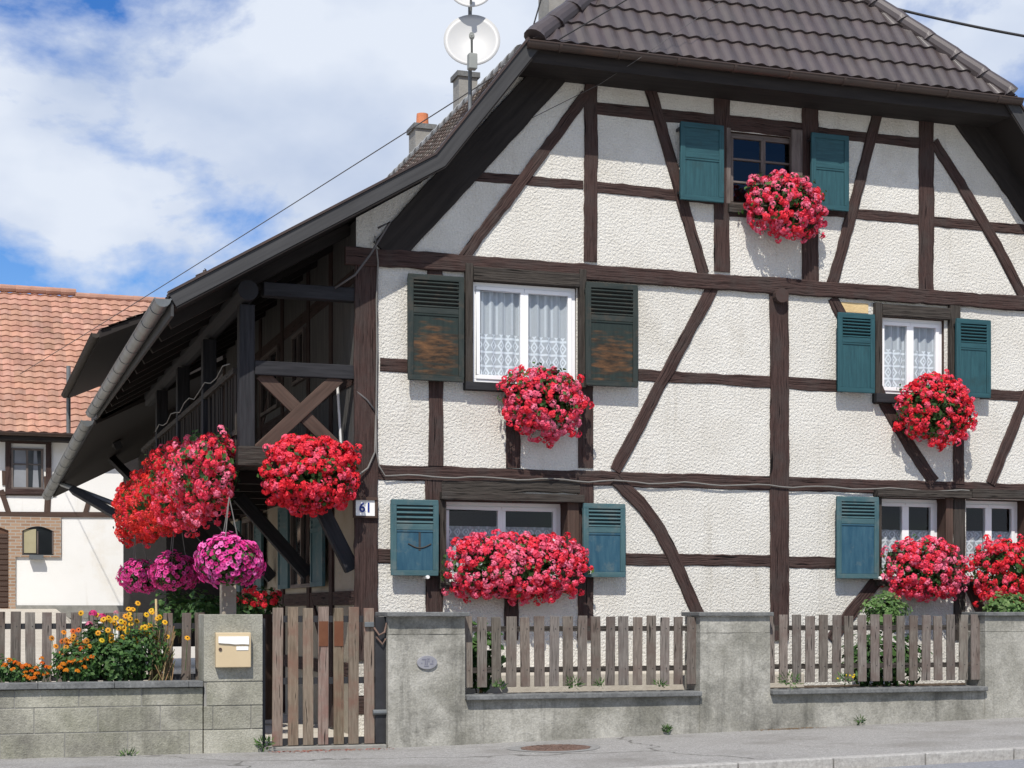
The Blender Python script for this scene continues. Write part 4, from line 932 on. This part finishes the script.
for k, (a, b) in enumerate(PX):
    m = MB(); rough_box(m, a, b, YW - .004, YW + .42, foot, 1.205, 14, 14, .008); rough_box(m, a + .003, b - .003, YW - .0015, YW + .42, lambda x: 1.209, 1.40, 14, 4, .006); pl = m.build('pillar', M_concrete, gw)
    m = MB(); m.box(a - .03, b + .025, YW - (.10 if k == 0 else .05), YW + .46, 1.402, 1.45); m.build('cap', M_cap, pl, bevel=.008)
    if k == 0:
        c = P(427, 662.5, YW - .02); m = MB(); n = 32
        m.prism([(c.x + .115 * math.cos(2 * math.pi * i / n), YW - .03, c.z + .075 * math.sin(2 * math.pi * i / n)) for i in range(n)], (0, .024, 0)); pq = m.build('plaque', M_plaque, pl, bevel=.004)
        m = MB(); yy = YW - .033
        for dx, dz_, w_, h_ in ((-.035, .035, .05, .012), (-.02, .0, .012, .045), (.0, .0, .010, .05), (.018, .02, .012, .03), (.05, -.015, .035, .012), (-.062, -.008, .012, .012), (.012, .04, .03, .010), (.06, .012, .012, .02), (-.01, -.038, .05, .009)):
            m.box(c.x + dx - w_ / 2, c.x + dx + w_ / 2, yy, yy + .006, c.z + dz_ - h_ / 2, c.z + dz_ + h_ / 2)
        m.build('relief', M_plaque_d, pq)
for a, b in ((5.325, 8.172), (9.077, 12.037), (13.3, 20)):
    m = MB(); m.box(a + .003, b - .003, YW - .075, YW + .36, .478, .535); m.build('ledge', M_cap, gw, bevel=.01)
YP = YW + .12
picket_fence('picket_fence', 'grey-brown picket fence between the plaque pillar and the middle pillar', [5.39 + (8.12 - 5.39) * i / 16 for i in range(17)], .118, YP, .61, 1.40, M_picket, (.80, 1.26), railmat=M_timber_grey)
picket_fence('picket_fence', 'grey-brown picket fence right of the middle pillar', [9.14 + (11.98 - 9.14) * i / 16 for i in range(17)], .118, YP, .61, 1.41, M_picket, (.80, 1.26), railmat=M_timber_grey)
# bed and bench-like kerb behind the fence
strip('soil', lin(5.3, 13.5, 8), [-1.36, -.1], M_soil, 0, lambda x, y: .50 if x > 8.6 else .42)
m = MB(); m.box(5.5, 9.0, -.7, -.02, .3, .72); m.box(9.0, 10.2, -.5, -.02, .3, .68); o = tag(m.build('plinth', M_yard, house, bevel=.02))

# manhole cover
c = P(549, 748, YW); mh = thing('manhole_cover', 'rusty round manhole cover set in the pavement', 'manhole cover', (6.05, -2.62, gz(6.05, 0)))
M_kerb2 = mat('patched_asphalt', (.19, .19, .185), (.28, .275, .265), 40, .95, .4, 100, spec=.1)
def mq(r_, t, dz): x = 6.05 + r_ * math.cos(t); return (x, -2.62 + r_ * math.sin(t), gz(x, 0) + dz)
n = 40; m = MB(); T = [2 * math.pi * i / n for i in range(n + 1)]
m.face([mq(.37, t, .007) for t in T[:-1]])
for i in range(n): m.face([mq(.37, T[i], .007), mq(.37, T[i], -.02), mq(.37, T[i + 1], -.02), mq(.37, T[i + 1], .007)])
for r_ in (.1, .2, .3):
    for i in range(24):
        t = 2 * math.pi * (i + .5 * (r_ == .2)) / 24; m.obox(mq(r_, t, .009), ((math.cos(t), math.sin(t), 0), (-math.sin(t), math.cos(t), 0), (0, 0, 1)), (.025, .0072 * r_ / .1, .004))
m.build('lid', M_rust, mh)
m = MB()
for i in range(n): m.face([mq(.385, T[i], .004), mq(.50 + .03 * math.sin(3 * T[i]), T[i], .004), mq(.50 + .03 * math.sin(3 * T[i + 1]), T[i + 1], .004), mq(.385, T[i + 1], .004)])
m.build('surround', M_kerb2, mh)
m = MB(); random.seed(5)
for _ in range(420):
    px = random.gauss(318, 40)
    if not 266 < px < 392: continue
    p = P(px, 750, YW); y = YW - abs(random.gauss(0, .10)) - .02; z = gz(p.x, 0) + .004; u = Vector((random.uniform(-1, 1), random.uniform(-1, 1), 0)).normalized() * random.uniform(.008, .02); v = Vector((-u.y, u.x, random.uniform(0, .5) * u.length)); c = Vector((p.x, y, z + .003))
    k = random.choice([(.34, .10, .08), (.42, .16, .14), (.28, .12, .08), (.38, .22, .16)]); m.face([c - u, c - v * .6, c + u, c + v * .6], None, k)
tag(m.build('fallen_petals', M_petal), 'scatter of faded red fallen petals along the gate threshold', 'petals', kind='stuff')
m = MB()
for _ in range(330):
    px = random.gauss(785, 16); p = P(px, 728, YW); y = YW - abs(random.gauss(0, .07)) - .015; z = gz(p.x, 0) + .004; u = Vector((random.uniform(-1, 1), random.uniform(-1, 1), 0)).normalized() * random.uniform(.006, .016); v = Vector((-u.y, u.x, .3 * u.length)); c = Vector((p.x, y, z + .003))
    m.face([c - u, c - v * .6, c + u, c + v * .6], None, random.choice([(.20, .12, .06), (.28, .17, .09), (.15, .10, .06), (.32, .22, .12)]))
tag(m.build('leaf_litter', M_petal), 'brown dry litter swept against the wall foot right of the middle pillar', 'litter', kind='stuff')

# ------------------------------------------------------------------ plants
def rnd_dir():
    while True:
        v = Vector((random.uniform(-1, 1), random.uniform(-1, 1), random.uniform(-1, 1)))
        if .05 < v.length < 1: return v.normalized()
def leaf(m, c, n, s, col):
    n = n.normalized(); u = n.cross(rnd_dir()).normalized(); v = n.cross(u); c = Vector(c)
    m.face([c - u * s, c - v * s * .75 + n * s * .2, c + u * s, c + v * s * .75 + n * s * .2], None, col)
GREENS = [(.035, .085, .02), (.05, .12, .03), (.075, .15, .04), (.03, .07, .025), (.09, .17, .05)]
def umbel(m, c, n, r, pal):
    """ball-shaped geranium head of small petals"""
    base = random.choice(pal); k = random.randint(20, 26)
    for _ in range(k):
        d = (rnd_dir() + n * .7).normalized(); j = random.uniform(.88, 1.10); p = c + d * r * random.uniform(.8, 1.0)
        leaf(m, p, (d + rnd_dir() * .3), r * random.uniform(.36, .5), tuple(min(1, q * j) for q in base))
RED = [(.84, .04, .06), (.80, .03, .05), (.86, .07, .12), (.88, .13, .22), (.84, .05, .08)]
PINKRED = [(.86, .08, .16), (.88, .16, .27), (.85, .06, .11), (.90, .24, .37), (.84, .05, .08)]
SCARLET = [(.82, .045, .035), (.78, .035, .035), (.85, .08, .075), (.80, .05, .09)]
def geranium(name, label, c, size, n, pal, box, group, nl=None, ur=.05, front=Vector((0, -1, 0)), lump=.28, flow=.0, cat='flower box', boxy=1.0):
    n = int(n * 1.95); c = Vector(c); size = Vector(size); t = thing(name, label, cat, (c.x, c.y, box[4] if box else c.z), group)
    if box:
        x0, x1, y0, y1, z0, z1 = box; m = MB(); m.box(x0, x1, y0, y1, z0, z1); m.build('planter', M_green_pot, t, bevel=.01)
    sd_ = random.uniform(0, 99); fl = MB(); fo = MB()
    def surf(d):
        k = 1 + lump * mnoise.noise(d * 1.7 + Vector((sd_, 0, 0))) + lump * .75 * mnoise.noise(d * 4.5 + Vector((0, sd_, 0)))
        return k
    i = 0
    while i < n:
        d = rnd_dir()
        if d.dot(front) < -.35 and random.random() < .85: continue
        if mnoise.noise(d * 3.2 + Vector((7, sd_, 3))) < -.36 and random.random() < .6: continue
        k = surf(d) * (random.uniform(.82, 1.0) if random.random() < .9 else random.uniform(1.0, 1.08))
        e = d
        if boxy < 1:                 # a long trough: even along its length, rounded at the ends
            ux = random.uniform(-1, 1); yz = Vector((0, d.y, d.z)).normalized(); pf = (1 - abs(ux) ** 5) ** .5
            e = Vector((ux, yz.y * pf, yz.z * pf)); d = (e + Vector((ux ** 5, 0, 0))).normalized()
        p = c + Vector((e.x * size.x, e.y * size.y, e.z * size.z)) * k
        if p.y > -.02 and front.y < -.9: continue
        if d.z < -.2: p += Vector((0, 0, -flow * random.random() * size.z))
        umbel(fl, p, d, ur * random.uniform(.75, 1.15), pal); i += 1
        if random.random() < .5: fo.tube([p, p - d * .13 + Vector((0, 0, -.03))], .004, 4, False)
    fo.cur = None
    for _ in range(nl or int(n * 3.2)):
        d = rnd_dir(); k = surf(d) * random.uniform(.35, 1.04); p = c + Vector((d.x * size.x, d.y * size.y, d.z * size.z)) * k
        if p.y > -.01 and front.y < -.9: continue
        leaf(fo, p, d + rnd_dir() * .6, random.uniform(.025, .045), random.choice(GREENS))
    for _ in range(int(n * .10)):
        d = rnd_dir(); p = c + Vector((d.x * size.x, d.y * size.y, d.z * size.z)) * random.uniform(.95, 1.12)
        if p.y > -.02 and front.y < -.9: continue
        for q in range(4): leaf(fo, p + rnd_dir() * .035, d + rnd_dir() * .8, random.uniform(.018, .034), random.choice(GREENS))
    for i_, cc_ in enumerate(fo.c):
        if cc_ == (1, 1, 1): fo.c[i_] = (.07, .12, .04)
    fo.build('foliage', M_leaf, t); fl.build('blossoms', M_petal, t)
    return t
def wbox(px, py, rx, rz, n, pal, label, y=-.26, ry=.24, bw_=.5, bz=.05, flow=.15, lump=.30, ur=.047, **k):
    c = P(px, py, y); s = P(px + 100, py, y); sx = (s.x - c.x) / 100; sz = (P(px, py - 100, y).z - c.z) / 100
    RX, RZ = rx * sx, rz * sz
    return geranium('flower_box', label, c, (RX, ry, RZ), n, pal, (c.x - RX * bw_, c.x + RX * bw_, y - .05, y + .13, c.z + bz, c.z + bz + .16), 'geranium boxes on the house', flow=flow, lump=lump, ur=ur, **k)
wbox(785, 204, 37, 31, 150, PINKRED, 'round red geranium box under the small gable window')
wbox(544, 399, 40, 34, 170, PINKRED, 'pink-red geraniums under the lace curtain window with brown weathered shutters')
wbox(935, 408, 35, 34, 170, RED, 'red geranium box below the upper right window with teal shutters', flow=.25, lump=.18)
wbox(517, 566, 66, 29, 330, PINKRED, 'long low row of red and pink geraniums under the ground floor window beside number 61', bw_=.85, lump=.24, boxy=.55)
wbox(924, 568, 37, 28, 170, PINKRED, 'geranium box at the lower right window beside the grey-green shutter', bw_=.8, lump=.26, boxy=.75)
wbox(1013, 570, 40, 29, 190, RED, 'geranium box at the lower right photo edge under the last window', bw_=.8, lump=.26, boxy=.75)
geranium('flower_box', 'big ball of red geraniums hanging under the gallery cross brace', (3.90, -.22, 3.08), (.53, .36, .40), 270, RED, (3.45, 4.40, -.30, -.08, 3.02, 3.2), 'geranium boxes on the house', lump=.2, flow=.25)
side = [(1.0, PINKRED, 'pinkish red sprawling geraniums nearest the gallery corner post'), (2.75, RED, 'bright red geraniums second from the gallery corner post'), (4.5, SCARLET, 'scarlet geraniums in the middle of the gallery side row'), (6.2, SCARLET, 'scarlet geraniums next to the far end of the gallery side row'), (7.9, SCARLET, 'scarlet geraniums at the far left end of the gallery row')]
for y, pal, lab in side:
    geranium('flower_box', lab, (2.82, y - .15, 3.11), (.37, 1.05, .465), 300, pal, (2.72, 3.02, y - .8, y + .8, 3.12, 3.3), 'geranium boxes on the house', front=Vector((-.75, -.6, .2)).normalized(), lump=.45, flow=.3, ur=.046)

MAG = [(.80, .06, .36), (.86, .12, .46), (.74, .04, .28), (.88, .20, .54)]
def petunia(m, c, n, r, col):
    n = n.normalized(); u = n.orthogonal().normalized(); v = n.cross(u); k = 10; ctr = c - n * r * .5
    rim = [c + (u * math.cos(2 * math.pi * i / k) + v * math.sin(2 * math.pi * i / k)) * r * (1.0 if i % 2 else .82) for i in range(k)]
    mid = [c - n * r * .18 + (p - c) * .35 for p in rim]; dk = tuple(q * .45 for q in col)
    for i in range(k):
        j = (i + 1) % k; m.face([mid[i], rim[i], rim[j], mid[j]], None, col); m.face([ctr, mid[i], mid[j]], None, dk)
def basket(label, c, r, hang, n, pal=MAG):
    c = Vector(c); t = thing('hanging_basket', label, 'hanging basket', c - Vector((0, 0, r * .6)), 'petunia hanging baskets')
    m = MB(); m.tube([c + Vector((0, 0, -.18)), c + Vector((0, 0, .05))], .12, 16, True, .17); m.build('pot', M_green_pot, t)
    m = MB()
    for a in (0, 2.1, 4.2): m.tube([c + Vector((.16 * math.cos(a), .16 * math.sin(a), .05)), hang], .006, 5)
    m.build('chain', M_cable, t)
    sd_ = random.uniform(0, 99); fl, fo = MB(), MB(); k = 0
    while k < n:
        d = rnd_dir()
        if d.z < -.9: continue
        q = 1 + .22 * mnoise.noise(d * 1.8 + Vector((sd_, 0, 0)))
        if mnoise.noise(d * 3 + Vector((2, sd_, 0))) < -.35 and random.random() < .8: continue
        zz = d.z * .85 if d.z > 0 else d.z * .68
        p = c + Vector((d.x * r, d.y * r, zz * r)) * q * random.uniform(.88, 1.03); j = random.uniform(.85, 1.1)
        petunia(fl, p, d + rnd_dir() * .35, random.uniform(.028, .040), tuple(min(1, x * j) for x in random.choice(pal))); k += 1
    for _ in range(n * 2):
        d = rnd_dir(); zz = d.z * .8 if d.z > 0 else d.z * .66; p = c + Vector((d.x, d.y, zz)) * r * random.uniform(.4, .95); leaf(fo, p, d + rnd_dir() * .6, random.uniform(.02, .035), random.choice(GREENS))
    fo.build('foliage', M_leaf, t); fl.build('blossoms', M_petal, t)
hp = Vector((2.96, -.25, 2.76)); basket('bright magenta petunia basket hanging nearest the gate pillar', (2.95, -.25, 2.0), .40, hp, 620)
basket('darker petunia basket hanging in the middle of the row below the gallery', tuple(P(176, 574, 4)), .36, Vector((2.9, 4.0, 3.1)), 380, [(.72, .06, .30), (.62, .04, .22), (.80, .10, .40)])
basket('farthest petunia basket hanging beside the white barn wall', tuple(P(140, 578, 7.6)), .36, Vector((2.7, 7.6, 3.1)), 380, [(.74, .06, .32), (.64, .04, .24), (.82, .11, .42)])

def bush(m, c, r, n, s, greens=GREENS, blade=False):
    c = Vector(c); sd_ = random.uniform(0, 99)
    for _ in range(n):
        d = rnd_dir(); k = (1 + .35 * mnoise.noise(d * 2 + Vector((sd_, 0, 0)))) * random.uniform(.3, 1.0) ** .6
        p = c + Vector((d.x * r[0], d.y * r[1], d.z * r[2])) * k; g = random.choice(greens); j = random.uniform(.7, 1.3)
        if blade:
            t = (d + Vector((0, 0, .6))).normalized(); q = t.cross(rnd_dir()).normalized() * s * .16; m.face([p - q, p + q, p + t * s + q * .2, p + t * s - q * .2], None, tuple(x * j for x in g))
        else: leaf(m, p, d + Vector((0, -.3, .6)) + rnd_dir() * .5, s * random.uniform(.6, 1.2), tuple(x * j for x in g))
def daisy(m, c, n, r, petal, eye=(.03, .012, .008), k=9):
    n = n.normalized(); u = n.orthogonal().normalized(); v = n.cross(u)
    for i in range(k):
        a = 2 * math.pi * i / k; d = u * math.cos(a) + v * math.sin(a); q = n.cross(d) * r * .24; m.face([c + d * r * .2 - q * .5, c + d * r * .75 - q - n * r * .1, c + d * r - n * r * .25, c + d * r * .75 + q - n * r * .1, c + d * r * .2 + q * .5], None, petal)
    b = c + n * r * .3
    for i in range(8):
        a, a2 = 2 * math.pi * i / 8, 2 * math.pi * (i + 1) / 8; m.face([b, c + (u * math.cos(a) + v * math.sin(a)) * r * .28, c + (u * math.cos(a2) + v * math.sin(a2)) * r * .28], None, eye)
def pompon(m, c, r, col):
    for _ in range(26):
        d = rnd_dir(); d.z = abs(d.z); j = random.uniform(.7, 1.15); leaf(m, c + d * r * .7, d, r * .42, tuple(min(1, x * j) for x in col))
def flowering(name, label, blooms, kind, bushes, cat='plant'):
    c0 = bushes[0][0]; t = thing(name, label, cat, (c0[0], c0[1], .68)); fo, fl = MB(), MB()
    for c, r, n, s in bushes: bush(fo, c, r, n, s)
    for c, r, col in blooms:
        c = Vector(c); base = Vector((c.x + random.uniform(-.05, .05), c.y + .03, max(.7, c.z - .35))); fo.cur = (.06, .13, .04); fo.tube([base, c], .004, 4, False)
        if kind == 'daisy': daisy(fl, c, Vector((random.uniform(-.5, .4), -1, random.uniform(.2, .9))), r, col)
        else: pompon(fl, c, r, col)
    fo.build('foliage', M_leaf, t); fl.build('blossoms', M_petal, t); return t
YF_ = -1.38
def pf(px, py, dy=0): return P(px, py, YF_ + dy)
yel = (.75, .42, .02); org = (.62, .17, .02); pk = (.62, .05, .20)
ys = [(random.gauss(128, 19), random.gauss(626, 13)) for _ in range(44)] + [(138, 603), (152, 612), (103, 620), (129, 614), (137, 621), (150, 625), (165, 622), (108, 630), (124, 628), (111, 635), (102, 640), (123, 637), (135, 638), (108, 648), (148, 634), (119, 645), (160, 617), (143, 628), (133, 609), (98, 633), (156, 637)]
flowering('rudbeckia_plant', 'tall leafy clump of yellow coneflowers with dark centres above the coping', [(pf(x, y, random.uniform(-.1, .15)), .034, (yel[0] * random.uniform(.85, 1.1), yel[1] * random.uniform(.8, 1.1), .02)) for x, y in ys], 'daisy', [(tuple(pf(118, 660)), (.33, .2, .27), 1100, .030), (tuple(pf(143, 650)), (.28, .18, .30), 900, .026)])
os_ = [(random.gauss(72, 10), random.gauss(644, 8)) for _ in range(16)] + [(64, 632), (73, 631), (52, 638), (56, 646), (77, 645), (85, 642), (80, 648), (70, 641), (66, 650), (90, 646), (75, 654), (62, 641)]
flowering('rudbeckia_plant', 'rusty orange coneflowers left of the yellow clump', [(pf(x, y, random.uniform(-.08, .1)), .034, (random.uniform(.5, .7), random.uniform(.10, .26), .02)) for x, y in os_], 'daisy', [(tuple(pf(78, 660)), (.27, .16, .22), 600, .03)])
flowering('marigold_plant', 'low orange marigolds at the left photo edge', [(pf(x + random.uniform(-3, 3), y + random.uniform(-3, 3), -.10), .035, (.68, random.uniform(.12, .24), .012)) for x, y in ((5, 666), (12, 671), (20, 666), (16, 661), (29, 664), (34, 670), (27, 675), (42, 661), (45, 674), (38, 676), (47, 669), (24, 670), (8, 662), (33, 677)) * 2], 'pom', [(tuple(pf(22, 673)), (.34, .14, .1), 600, .024), (tuple(pf(4, 668)), (.2, .14, .12), 250, .026)])
flowering('marigold_plant', 'bright orange marigolds in front of the coneflowers', [(pf(x, y, -.12), .042, (.72, random.uniform(.18, .28), .015)) for x, y in ((63, 665), (70, 663), (66, 671), (60, 668), (77, 672), (80, 662), (86, 660), (92, 658), (84, 668), (74, 661))], 'pom', [(tuple(pf(78, 672)), (.28, .14, .1), 560, .024)])
flowering('dahlia_plant', 'pink pompon flowers rising by the fence left of the yellow coneflowers', [(pf(93, 614, .12), .055, pk), (pf(102, 618, .12), .06, pk), (pf(89, 625, .12), .05, (.72, .22, .34)), (pf(116, 613, .15), .035, (.66, .3, .36))], 'pom', [(tuple(pf(96, 640, .15)), (.16, .1, .2), 200, .04)])
m = MB(); m.tube([pf(157, 665, .1), pf(156, 599, .1)], .012, 6); tag(m.build('garden_stake', M_wattle), 'thin pale wooden stake standing among the yellow flowers', 'stake')
# straw-dry stalks beside the stake
m = MB()
for _ in range(60):
    a = pf(random.uniform(148, 172), 682, random.uniform(-.1, .2)); b = pf(random.uniform(146, 176), random.uniform(625, 665), random.uniform(-.1, .2)); c_ = random.choice([(.32, .20, .10), (.40, .30, .16), (.15, .16, .06)]); m.cur = c_; m.tube([a, b], .006, 4, False)
tag(m.build('dry_plant', M_leaf), 'withered straw coloured stalks beside the stake in the bed', 'plant')
def shrub(label, c, r, n, s, blade, name='shrub', greens=GREENS):
    t = MB(); bush(t, c, r, n, s, greens, blade); o = thing(name, label, 'plant', (c[0], c[1], c[2] - r[2])); t.build('foliage', M_leaf, o)
    m = MB(); m.cur = (.08, .06, .03)
    for k in range(5): m.tube([(c[0] + random.uniform(-.05, .05), c[1], c[2] - r[2] * 1.3), (c[0] + random.uniform(-.6, .6) * r[0], c[1] + random.uniform(-.3, .3) * r[1], c[2])], .008, 5, False)
    m.build('stem', M_leaf, o)
LG = [(.10, .19, .05), (.14, .24, .08), (.07, .14, .04), (.18, .27, .10)]
c = P(885, 612, -.75); shrub('feathery light green shrub beneath the grey-green shutter behind the fence', tuple(c), (.31, .25, .27), 1500, .032, False, greens=LG)
c = P(885, 650, -.9); shrub('dense dark leafy shrub low behind the right fence pickets', (c.x, -.9, .85), (.62, .25, .35), 900, .05, False)
c = P(1008, 608, -.75); shrub('feathery light green shrub at the right photo edge behind the wall', tuple(c), (.34, .25, .20), 1300, .032, False, greens=LG)
c = P(483, 655, -1.2); shrub('broad leaved green plant behind the fence next to the plaque pillar', (c.x, -1.15, .95), (.28, .18, .38), 420, .06, False)
c = P(425, 660, -.3)
def weed(px, py, y, label, n=40, r=.09, flower=None):
    p = P(px, py, y); m = MB(); bush(m, p + Vector((0, 0, .03)), (r, r * .6, r * .6), n, .05, LG + GREENS, True); bush(m, p + Vector((0, 0, .02)), (r, r * .6, r * .4), n // 2, .018, GREENS)
    if flower:
        for _ in range(8): leaf(m, p + Vector((random.uniform(-r, r), -.02, random.uniform(.03, .08))), Vector((0, -1, .5)), .016, flower)
    tag(m.build('weed', M_leaf), label, 'weed', 'weeds along the wall foot and ledge')
weed(128, 758, YW - .05, 'small weed at the foot of the block wall'); weed(265, 746, YW - .03, 'weed at the corner of the gate pillar and gate', 60, .10); weed(667, 732, YW - .03, 'little weed at the wall foot near the middle pillar', 30, .05); weed(860, 723, YW - .03, 'small weed sprouting at the wall foot below the right fence', 24, .05)
weed(573, 686, YW - .02, 'weed on the ledge below the middle of the left fence panel', 40, .11); weed(600, 686, YW - .02, 'second weed on the ledge right of the panel middle', 24, .07); weed(660, 686, YW - .02, 'thin weed on the ledge close to the middle pillar', 24, .07); weed(790, 682, YW - .02, 'low green weeds on the ledge just right of the middle pillar', 60, .16); weed(845, 681, YW - .02, 'weeds with tiny yellow flowers on the right ledge', 40, .12, (.7, .5, .02)); weed(500, 688, YW - .02, 'weed on the ledge near the plaque pillar', 30, .07)
# things standing under the gallery
m = MB(); p = P(228, 600, .4); tag(m.obox((p.x, .4, .95), ((1, 0, 0), (0, 1, 0), (0, 0, 1)), (.085, .085, 1.0)).build('wooden_post', M_plaster_shade, None, bevel=.008), 'pale square wooden post standing under the magenta basket', 'post')
def potted(label, c, pal, n=60, r=.25):
    c = Vector(c); t = thing('potted_plant', label, 'potted plant', (c.x, c.y, gz(c.x, c.y))); m = MB(); m.tube([(c.x, c.y, gz(c.x, c.y)), (c.x, c.y, c.z - r * .5)], .13, 14, True, .18); m.build('pot', M_green_pot, t)
    fo, fl = MB(), MB(); bush(fo, c, (r, r, r * .9), 300, .04)
    for _ in range(n):
        d = rnd_dir(); d.z = abs(d.z) * .9; umbel(fl, c + d * r, d, .04, pal)
    fo.build('foliage', M_leaf, t)
    if n: fl.build('blossoms', M_petal, t)
potted('red geranium pot in the shade right of the pale post', (3.35, .9, 1.5), RED, 26, .22); potted('second red geranium pot deep in shade behind the gate', (3.75, 2.0, 1.55), RED, 24, .25)
c = P(205, 600, 2.5); shrub('green pot shrub in the shade below the petunia baskets', (c.x, 2.5, 1.45), (.28, .25, .3), 400, .05, False)
c = P(185, 612, 4.5); shrub('dark green shrub further back below the petunia baskets', (c.x, 5.2, 1.45), (.4, .3, .35), 400, .06, False)
